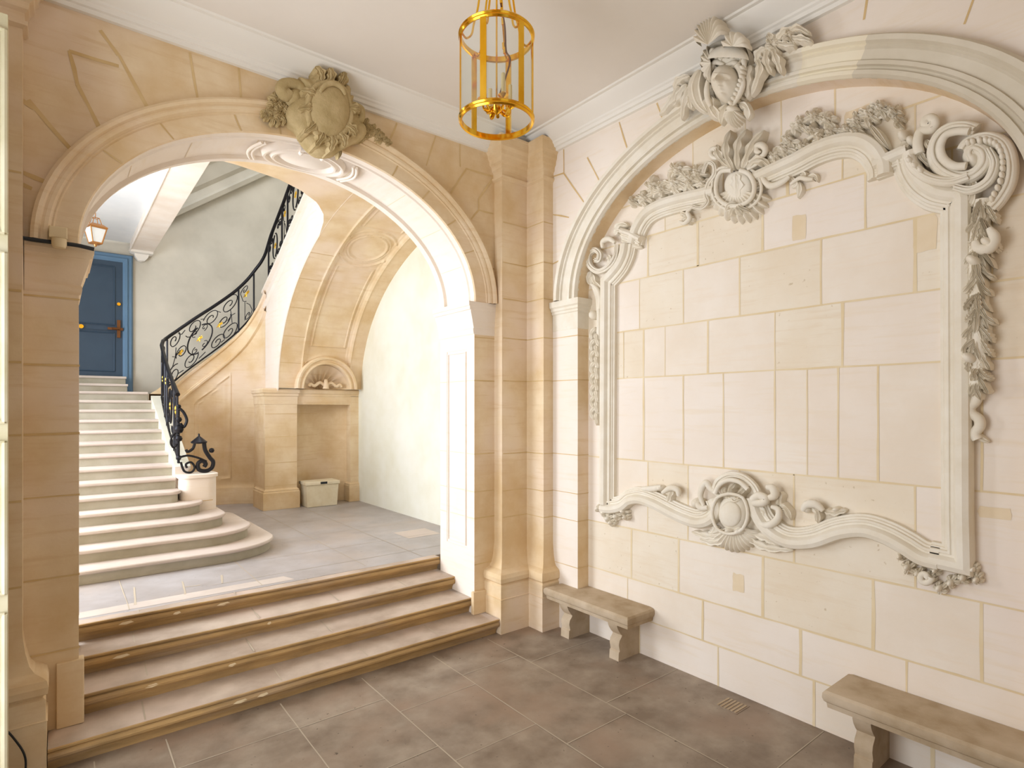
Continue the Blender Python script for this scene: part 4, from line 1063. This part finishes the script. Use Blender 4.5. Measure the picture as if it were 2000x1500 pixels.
leaf(mb, WB, [(1612, 998), (1634, 1000), (1656, 996)], 8, .05, lobes=3); dome(mb, WB, (1636, 994), 8, 5, .06); dome(mb, WB, (1580, 994), 8, 8, .06)
mb.build('rail_leaf', fr_, smooth=True, auto=60)
for k, pts in enumerate(([(1173, 992, 9), (1184, 1000, 10), (1192, 1012, 11), (1198, 1020, 9), (1208, 1008, 11), (1222, 998, 9), (1226, 1010, 8)], [(1762, 1086, 10), (1776, 1106, 15), (1796, 1118, 14), (1818, 1126, 14), (1838, 1146, 16), (1860, 1136, 16), (1884, 1126, 16), (1904, 1110, 13), (1910, 1130, 14), (1830, 1112, 12)])):
    mb = MB(); rn = random.Random(30 + k)
    for u, v, s_ in pts: tuft(mb, WB, (u, v), s_, 5, .05, rn.uniform(0, 360), rnd=rn, W=.38); dome(mb, WB, (u, v), s_ * .4, s_ * .4, .04, h0=.04)
    if k: ptube(mb, WB, spiral(1812, 1124, 13, 1.1, 0, 1), .02, .06, tap=False)
    mb.build('corner_ornament', fr_, smooth=True, auto=60)

# ---- mask over the blind arch
ms = thing('mask_cartouche', (4.2, 2.5, 4.6), 'carved face with shell headdress and leaves breaking the top of the right wall arch', 'stone carving')
def facefn(mb, mp, c, ru, rv, H, m, turn=-.18):
    rows = []
    for j in range(41):
        b = -1 + 2 * j / 40; row = []
        for i in range(33):
            a = -1 + 2 * i / 32
            r2 = (a * (1.0 + .18 * max(0, b))) ** 2 + b * b * .98
            base = H * math.sqrt(max(0, 1 - min(1, r2)))
            x = a - turn * (1 - a * a); g_ = lambda cx, cy, sx, sy: math.exp(-((x - cx) / sx) ** 2 - ((b - cy) / sy) ** 2)
            z = base
            if r2 < 1:
                z += .055 * g_(0, .06, .11, .26) + .03 * g_(0, .2, .16, .09)
                for s_ in (-1, 1):
                    z += -.035 * g_(s_ * .34, -.08, .18, .11) + .020 * g_(s_ * .34, -.07, .10, .05) + .018 * g_(s_ * .36, -.24, .22, .05) + .014 * g_(s_ * .42, .25, .2, .2)
                z += .022 * g_(0, .42, .2, .045) + .022 * g_(0, .53, .16, .05) - .016 * g_(0, .475, .22, .02) + .03 * g_(0, .76, .18, .13) - .012 * g_(0, .63, .2, .04)
            s1 = math.sqrt(max(1, r2)); u = a / s1; v = b / s1
            row.append(mp(c[0] + ru * u, c[1] + rv * v, z if r2 < 1 else 0))
        rows.append(row)
    mb.grid(rows, m)
mb = MB(); dome(mb, WF, (1424, 168), 34, 46, .10, h0=-.05)
mpf = lambda u, v, h: WF(u, v, h + .02)
facefn(mb, mpf, (1425, 168), 27, 37, .15, 'relief', turn=.12); mb.build('face', ms, smooth=True, auto=75)
mb = MB()
for p in (((1424, 134), (1408, 128), (1398, 140), (1394, 156)), ((1428, 134), (1444, 130), (1454, 142), (1457, 160)), ((1420, 124), (1406, 112), (1392, 118), (1386, 134)), ((1430, 122), (1446, 110), (1460, 120), (1464, 140)), ((1408, 118), (1424, 104), (1444, 104)), ((1393, 160), (1390, 180), (1392, 200), (1398, 214)), ((1458, 150), (1460, 172), (1452, 194), (1440, 212))):
    ptube(mb, WF, list(p), .024, .07)
for i in range(9): dome(mb, WF, (1461 - i * i * .35, 140 + i * 8.5), 5, 5, .04, h0=.07)
mb.build('hair', ms, smooth=True, auto=60)
mb = MB()
dome(mb, WH, (1398, 98), 33, 66, .05, a0=188, a1=338, fl=26, fh=.03, scal=.08, h0=.06, dish=.08)
dome(mb, WH, (1440, 98), 27, 34, .05, a0=185, a1=360, fl=12, fh=.03, scal=.06, h0=.02, dish=.06)
dome(mb, WH, (1388, 122), 24, 38, .04, a0=100, a1=250, fl=16, fh=.03, scal=.1, h0=-.04, dish=.05)
dome(mb, WH, (1420, 116), 40, 30, .06, a0=180, a1=360, h0=-.02)
dome(mb, WF, (1418, 112), 42, 40, .12, h0=-.1); dome(mb, WH, (1410, 104), 36, 26, .08, h0=-.12)
for q in range(5): ptube(mb, WH, [(1384 + q * 11, 112), (1388 + q * 12, 96), (1396 + q * 12, 104)], .02, -.02)
mb.build('shell_headdress', ms, smooth=True, auto=60)
mb = MB()
leaf(mb, WF, [(1372, 140), (1364, 172), (1370, 204), (1384, 222)], 22, .09, lobes=0)
leaf(mb, WF, [(1390, 190), (1396, 214), (1410, 238)], 14, .09, lobes=2)
for p in (((1330, 170), (1318, 196), (1290, 226)), ((1344, 166), (1330, 190), (1316, 208)), ((1350, 170), (1342, 200), (1334, 236)), ((1358, 176), (1352, 196), (1352, 216)), ((1350, 150), (1330, 160), (1318, 176))): leaf(mb, WF, list(p), 8, .06, lobes=3)
mb.build('feather_spray', ms, smooth=True, auto=60)
mb = MB()
dome(mb, WF, (1437, 218), 20, 32, .06, a0=15, a1=165, fl=22, fh=.02, scal=.08, h0=.02, dish=.04); dome(mb, WF, (1437, 218), 12, 9, .08, h0=.02)
leaf(mb, WF, [(1424, 206), (1414, 226), (1412, 246)], 9, .07, lobes=1); leaf(mb, WF, [(1446, 204), (1462, 214), (1462, 236)], 9, .05, lobes=2)
mb.build('pendant_shell', ms, smooth=True, auto=60)
mb = MB()
for p in (((1500, 96), (1486, 110), (1482, 130)), ((1504, 98), (1502, 124), (1510, 148)), ((1512, 96), (1522, 120), (1529, 148)), ((1504, 92), (1510, 76), (1500, 70)), ((1520, 88), (1540, 92), (1556, 90)), ((1520, 82), (1538, 66), (1556, 58)), ((1542, 72), (1562, 60), (1584, 70)), ((1545, 80), (1570, 80), (1588, 84)), ((1482, 118), (1490, 140), (1470, 190)), ((1470, 130), (1466, 160), (1462, 196))): leaf(mb, WF, list(p), 9, .07, lobes=3)
tuft(mb, WF, (1512, 92), 18, 6, .07, rnd=rn); tuft(mb, WF, (1545, 76), 16, 6, .07, rnd=rn)
mb.build('leaf_spray', ms, smooth=True, auto=60)

# ---- weathered cartouche over the arcade arch
ct = thing('weathered_cartouche', (1.84, 5.0, 4.65), 'worn brown stone cartouche with side scrolls breaking into the cornice above the big arch', 'stone carving')
mb = MB()
out_ = [(578, 159), (597, 163), (606, 151), (640, 162), (675, 175), (678, 192), (684, 195), (681, 212), (690, 226), (702, 250), (696, 276), (668, 292), (650, 304), (620, 304), (597, 286), (580, 262), (560, 242), (556, 222), (566, 205), (580, 196), (586, 180)]
cx_, cy_ = 630, 228; rows = []
for u, v in catmull(out_, 3, True) + [out_[0]]:
    rows.append([WA(cx_ + (u - cx_) * r, cy_ + (v - cy_) * r, h) for r, h in ((0, .19), (.4, .18), (.7, .15), (.9, .12), (1, .08), (1, -.06))])
mb.grid(rows, 'buff')
dome(mb, WA, (630, 230), 40, 55, .09, 'buff', h0=.15)
ptube(mb, WA, catmull([(630, 176), (604, 186), (590, 214), (592, 250), (610, 278), (632, 288), (654, 276), (670, 250), (668, 214), (654, 186), (630, 176)], 3), .028, .16, 'buff', sm_=False, tap=False)
ptube(mb, WA, [(608, 200), (618, 188), (634, 184), (648, 192), (656, 206)], .025, .22, 'buff')
rb_ = random.Random(5)
for u, v, a in ((630, 172, -90), (612, 168, -110), (650, 178, -70), (600, 258, 140), (614, 276, 115), (632, 284, 90), (650, 278, 65), (664, 262, 40), (668, 226, 5), (594, 226, 175), (598, 200, 200)):
    a = math.radians(a); leaf(mb, WA, [(u - 8 * math.cos(a), v - 8 * math.sin(a)), (u + 8 * math.cos(a) + 3, v + 8 * math.sin(a)), (u + 24 * math.cos(a), v + 24 * math.sin(a))], 10, .07, 'buff', lobes=3, h0=.14)
for i in range(26):
    a = rb_.uniform(0, 2 * PI); r = rb_.uniform(.1, .95); dome(mb, WA, (630 + 62 * r * math.cos(a), 232 + 62 * r * math.sin(a)), rb_.uniform(5, 14), rb_.uniform(4, 10), .03, 'buff', h0=.17 - .06 * r, rot=rb_.uniform(0, 180))
leaf(mb, WA, [(655, 290), (660, 302), (659, 312)], 6, .08, 'buff', lobes=0)
mb.build('shield', ct, smooth=True, auto=60)
mb = MB()
ptube(mb, WA, [(594, 206), (588, 186), (572, 173), (552, 172), (544, 184), (552, 194), (562, 190)], .05, .07, 'buff', tap=False)
dome(mb, WA, (572, 196), 18, 18, .08, 'buff', h0=.04)
mb.build('scroll', ct, smooth=True, auto=60)
mb = MB()
ptube(mb, WA, spiral(687, 236, 13, 1.2, 250, 1) , .035, .10, 'buff', tap=False); ptube(mb, WA, [(672, 210), (684, 214), (698, 222), (700, 236)], .04, .08, 'buff')
dome(mb, WA, (690, 262), 20, 20, .09, 'buff', h0=.05)
mb.build('scroll', ct, smooth=True, auto=60)
mb = MB()
for c_, s_ in (((540, 200), 20), ((532, 212), 16), ((552, 212), 15)): tuft(mb, WA, c_, s_, 7, .05, rnd=rb_, m='buff')
for c_, s_ in (((532, 228), 18), ((520, 224), 12), ((545, 232), 15)): tuft(mb, WA, c_, s_, 7, .05, rnd=rb_, m='buff')
mb.build('leaf_spray', ct, smooth=True, auto=60)
mb = MB()
for c_, s_ in (((708, 246), 16), ((720, 256), 16), ((732, 264), 14), ((744, 272), 12), ((756, 280), 9), ((704, 268), 14)): tuft(mb, WA, c_, s_, 7, .045, rnd=rb_, m='buff')
mb.build('leaf_spray', ct, smooth=True, auto=60)

# ---- oval medallion on the soffit of the big arch
md = MB()
def soff(x, y, d):
    q = (x - ACX) / AA; zz = ASZ + AB * math.sqrt(max(0, 1 - q * q)); n = Vector((q / AA, 0, (zz - ASZ) / AB ** 2)).normalized()
    return Vector((x, y, zz)) - n * d
rows = []
for j in range(41):
    a = 2 * PI * j / 40
    rows.append([soff(ACX + rx * math.cos(a), 5.45 + ry * math.sin(a), d) for rx, ry, d in ((.0, .0, .05), (.20, .12, .045), (.25, .155, .01), (.265, .165, .03), (.28, .18, .05), (.30, .195, .05), (.32, .21, .02), (.34, .22, .02), (.355, .235, .045), (.375, .25, .045), (.39, .26, -.02))])
md.grid(rows, 'pale')
for sx in (-1, 1):
    for r_ in (.0, .035):
        md.tube([soff(ACX + sx * (.40 + r_ + .06 * math.cos(t * PI / 2)), 5.45 + .2 * t, .015) for t in [-1 + i / 8 for i in range(17)]], .014, 'pale')
    md.tube([soff(ACX + sx * .1, 5.22 + i * .01, .05) for i in range(6)], .02, 'pale')
md.tube([soff(ACX + .12 - i * .04, 5.20 + .02 * math.sin(i), .04) for i in range(7)], .025, 'pale')
mo = md.build('soffit_medallion', smooth=True, auto=50, loc=(ACX, 5.45, 4.72)); tag(mo, 'pale oval carved medallion under the crown of the big arch', 'medallion')

# ================================================================== BRASS LANTERN
LC = (2.257, 2.992); LR = .24
lt = thing('brass_lantern', (LC[0], LC[1], 4.28), 'large round polished brass and glass lantern hanging from the hall ceiling', 'lantern')
PHI0 = math.atan2(-LC[1], -LC[0])
for z in (4.286, 4.827):
    mb = MB(); mb.lathe((LC[0], LC[1], z), [(LR - .012, -.016), (LR, -.02), (LR + .008, -.01), (LR + .004, 0), (LR + .010, .01), (LR + .002, .02), (LR - .012, .018), (LR - .012, -.016)], 'brass', 64); mb.build('ring', lt, smooth=True, auto=50)
angs = [PHI0 + math.radians(a) for a in (20, -41, 80, -101, 140, 200)]
angs = [PHI0 + math.radians(-20 + 60 * k) for k in range(6)]
for a in angs:
    mb = MB(); hw = .085
    rows = [[(LC[0] + r * math.cos(a + d), LC[1] + r * math.sin(a + d), z) for d, r in ((-hw, LR - .004), (-hw, LR + .004), (hw, LR + .004), (hw, LR - .004))] for z in (4.27, 4.84)]
    mb.grid(rows, 'brass', closed=True, capends=True); mb.build('strap', lt)
for k in range(6):
    mb = MB(); a0 = angs[k] + .06; a1 = angs[k] + PI / 3 - .06
    mb.lathe((LC[0], LC[1], 4.29), [(LR - .008, 0), (LR - .008, .53)], 'glass', 10, a0, a1); mb.build('glass_pane', lt, smooth=True)
for a in angs:
    p = lambda r, z: (LC[0] + r * math.cos(a), LC[1] + r * math.sin(a), z)
    mb = MB(); mb.tube(catmull([p(.235, 4.84), p(.20, 4.80), p(.165, 4.83), p(.15, 4.90), p(.125, 5.0), p(.105, 5.12), p(.07, 5.22), p(.02, 5.28)], 6), .007, 'brass'); mb.build('arm', lt, smooth=True)
mb = MB(); mb.lathe((LC[0], LC[1], 5.24), [(0, -.03), (.03, -.02), (.035, .02), (.02, .04), (.03, .06), (.012, .08), (.010, .14), (.03, .145), (.055, .165), (.06, .18), (0, .18)], 'brass', 24); mb.build('ceiling_rose', lt, smooth=True)
mb = MB(); mb.tube([(LC[0], LC[1], 5.24), (LC[0], LC[1], 4.36)], .006, 'brass'); mb.build('centre_rod', lt, smooth=True)
mb = MB(); mb.tube(catmull([(LC[0] + .01, LC[1], 5.22), (LC[0] + .03, LC[1] - .01, 5.05), (LC[0] + .045, LC[1] - .03, 4.9), (LC[0] + .055, LC[1] - .03, 4.75), (LC[0] + .08, LC[1] - .04, 4.68), (LC[0] + .02, LC[1], 4.45)], 6), .006, 'bronze')
for i, z in enumerate((5.1, 5.03, 4.96, 4.80, 4.77)): mb.tube([(LC[0] + .028 + .004 * i, LC[1] - .008 - .004 * i, z), (LC[0] + .03 + .004 * i, LC[1] - .01 - .004 * i, z - .04)], .009, 'brass')
mb.build('chain', lt, smooth=True)
mb = MB(); mb.lathe((LC[0], LC[1], 4.36), [(0, -.045), (.01, -.03), (.03, -.02), (.04, .0), (.03, .02), (.012, .03), (.01, .05)], 'brass', 20)
for k in range(8):
    a = 2 * PI * k / 8; c_, s_ = math.cos(a), math.sin(a)
    mb.tube([(LC[0] + r * c_, LC[1] + r * s_, 4.36 + z) for r, z in ((.03, 0), (.06, -.02), (.075, .0), (.07, .02))], [.006, .012, .008, .003], 'brass')
mb.build('hub', lt, smooth=True)
for k in range(4):
    a = PHI0 + math.radians(25 + 90 * k); p = lambda r, z: (LC[0] + r * math.cos(a), LC[1] + r * math.sin(a), z)
    mb = MB(); mb.tube(catmull([p(.02, 4.36), p(.05, 4.33), p(.09, 4.34), p(.10, 4.39)], 5), .007, 'brass'); mb.lathe(p(.10, 4.39), [(0, -.01), (.02, 0), (.035, .012), (.03, .016), (.012, .01), (.014, .03), (0, .03)], 'brass', 14)
    hld = mb.build('candle_holder', lt, smooth=True)
    mb = MB(); mb.lathe(p(.10, 4.41), [(.013, 0), (.013, .13), (.008, .135), (0, .135)], 'candle', 14); cd = mb.build('candle', lt, smooth=True)
    mb = MB(); mb.lathe(p(.10, 4.545), [(.006, 0), (.012, .015), (.011, .03), (.004, .05), (0, .058)], 'frost', 10); b_ = mb.build('bulb', cd, smooth=True)
# ---- small lantern over the stair
sl = thing('copper_lantern', (.39, 9.0, 4.45), 'small tapered copper lantern with pale glass hanging over the stone stairs', 'lantern')
S0 = (.39, 9.0)
def sq(h, z, rot=.35): return [(S0[0] + h * math.cos(rot + PI / 4 + PI / 2 * k) * 1.414, S0[1] + h * math.sin(rot + PI / 4 + PI / 2 * k) * 1.414, z) for k in range(4)]
mb = MB(); mb.grid([sq(.05, 4.50), sq(.088, 4.69)], 'frost', closed=True, capends=True); mb.build('glass_body', sl)
mb = MB()
lo, hi = sq(.052, 4.50), sq(.09, 4.69)
for a, b in zip(lo, hi): mb.tube([a, b], .008, 'copper')
for q in (lo, hi): mb.tube(q, .011, 'copper', closed=True)
mb.grid([sq(.10, 4.69), sq(.10, 4.705), sq(.06, 4.74)], 'copper', closed=True, capends=True)
mb.lathe((S0[0], S0[1], 4.45), [(0, 0), (.012, .01), (.02, .03), (.06, .05)], 'copper', 12); mb.build('frame', sl, smooth=True, auto=30)
mb = MB(); h_ = sq(.05, 4.74); t_ = sq(.03, 4.82)
for a, b in zip(h_, t_): mb.tube([a, b], .005, 'copper')
mb.tube(t_, .005, 'copper', closed=True); mb.tube([(S0[0], S0[1], 4.82), (S0[0], S0[1], 5.36)], .005, 'copper'); mb.build('hanger', sl, smooth=True)

# ================================================================== CABLES AND SENSOR
def cable(pts, r, name, label, m='black'):
    mb = MB(); mb.tube(catmull(pts, 5), r, m); o = mb.build(name, smooth=True, loc=pts[0]); tag(o, label, 'cable'); return o
cable([ony(18, 462, 5.0), ony(45, 465, 5.03), ony(70, 469, 5.03), ony(110, 474, 5.03), ony(150, 479, 5.03), ony(184, 487, 5.03)], .014, 'black_cable', 'thick black cable running along the top of the left pier capital')
cable([ony(3, 1422, 4.74), ony(14, 1428, 4.74), ony(30, 1446, 4.76), ony(44, 1466, 4.76), ony(50, 1484, 4.76), ony(50, 1504, 4.76)], .006, 'floor_cable', 'thin dark cable curving down the base of the left pilaster')
sn = thing('sensor_box', (.015, 5.0, 3.5), 'small beige wall sensor on the left pier capital beside the black cable', 'sensor')
mb = MB(); mb.box(-.04, .06, 4.98, 5.06, 3.56, 3.64, 'plug'); mb.build('housing', sn, bevel=.006)
mb = MB(); mb.lathe((.015, 5.0, 3.50), [(0, -.005), (.035, 0), (.042, .02), (.042, .06), (.05, .062)], 'plug', 18); mb.build('lens', sn, smooth=True, auto=40)
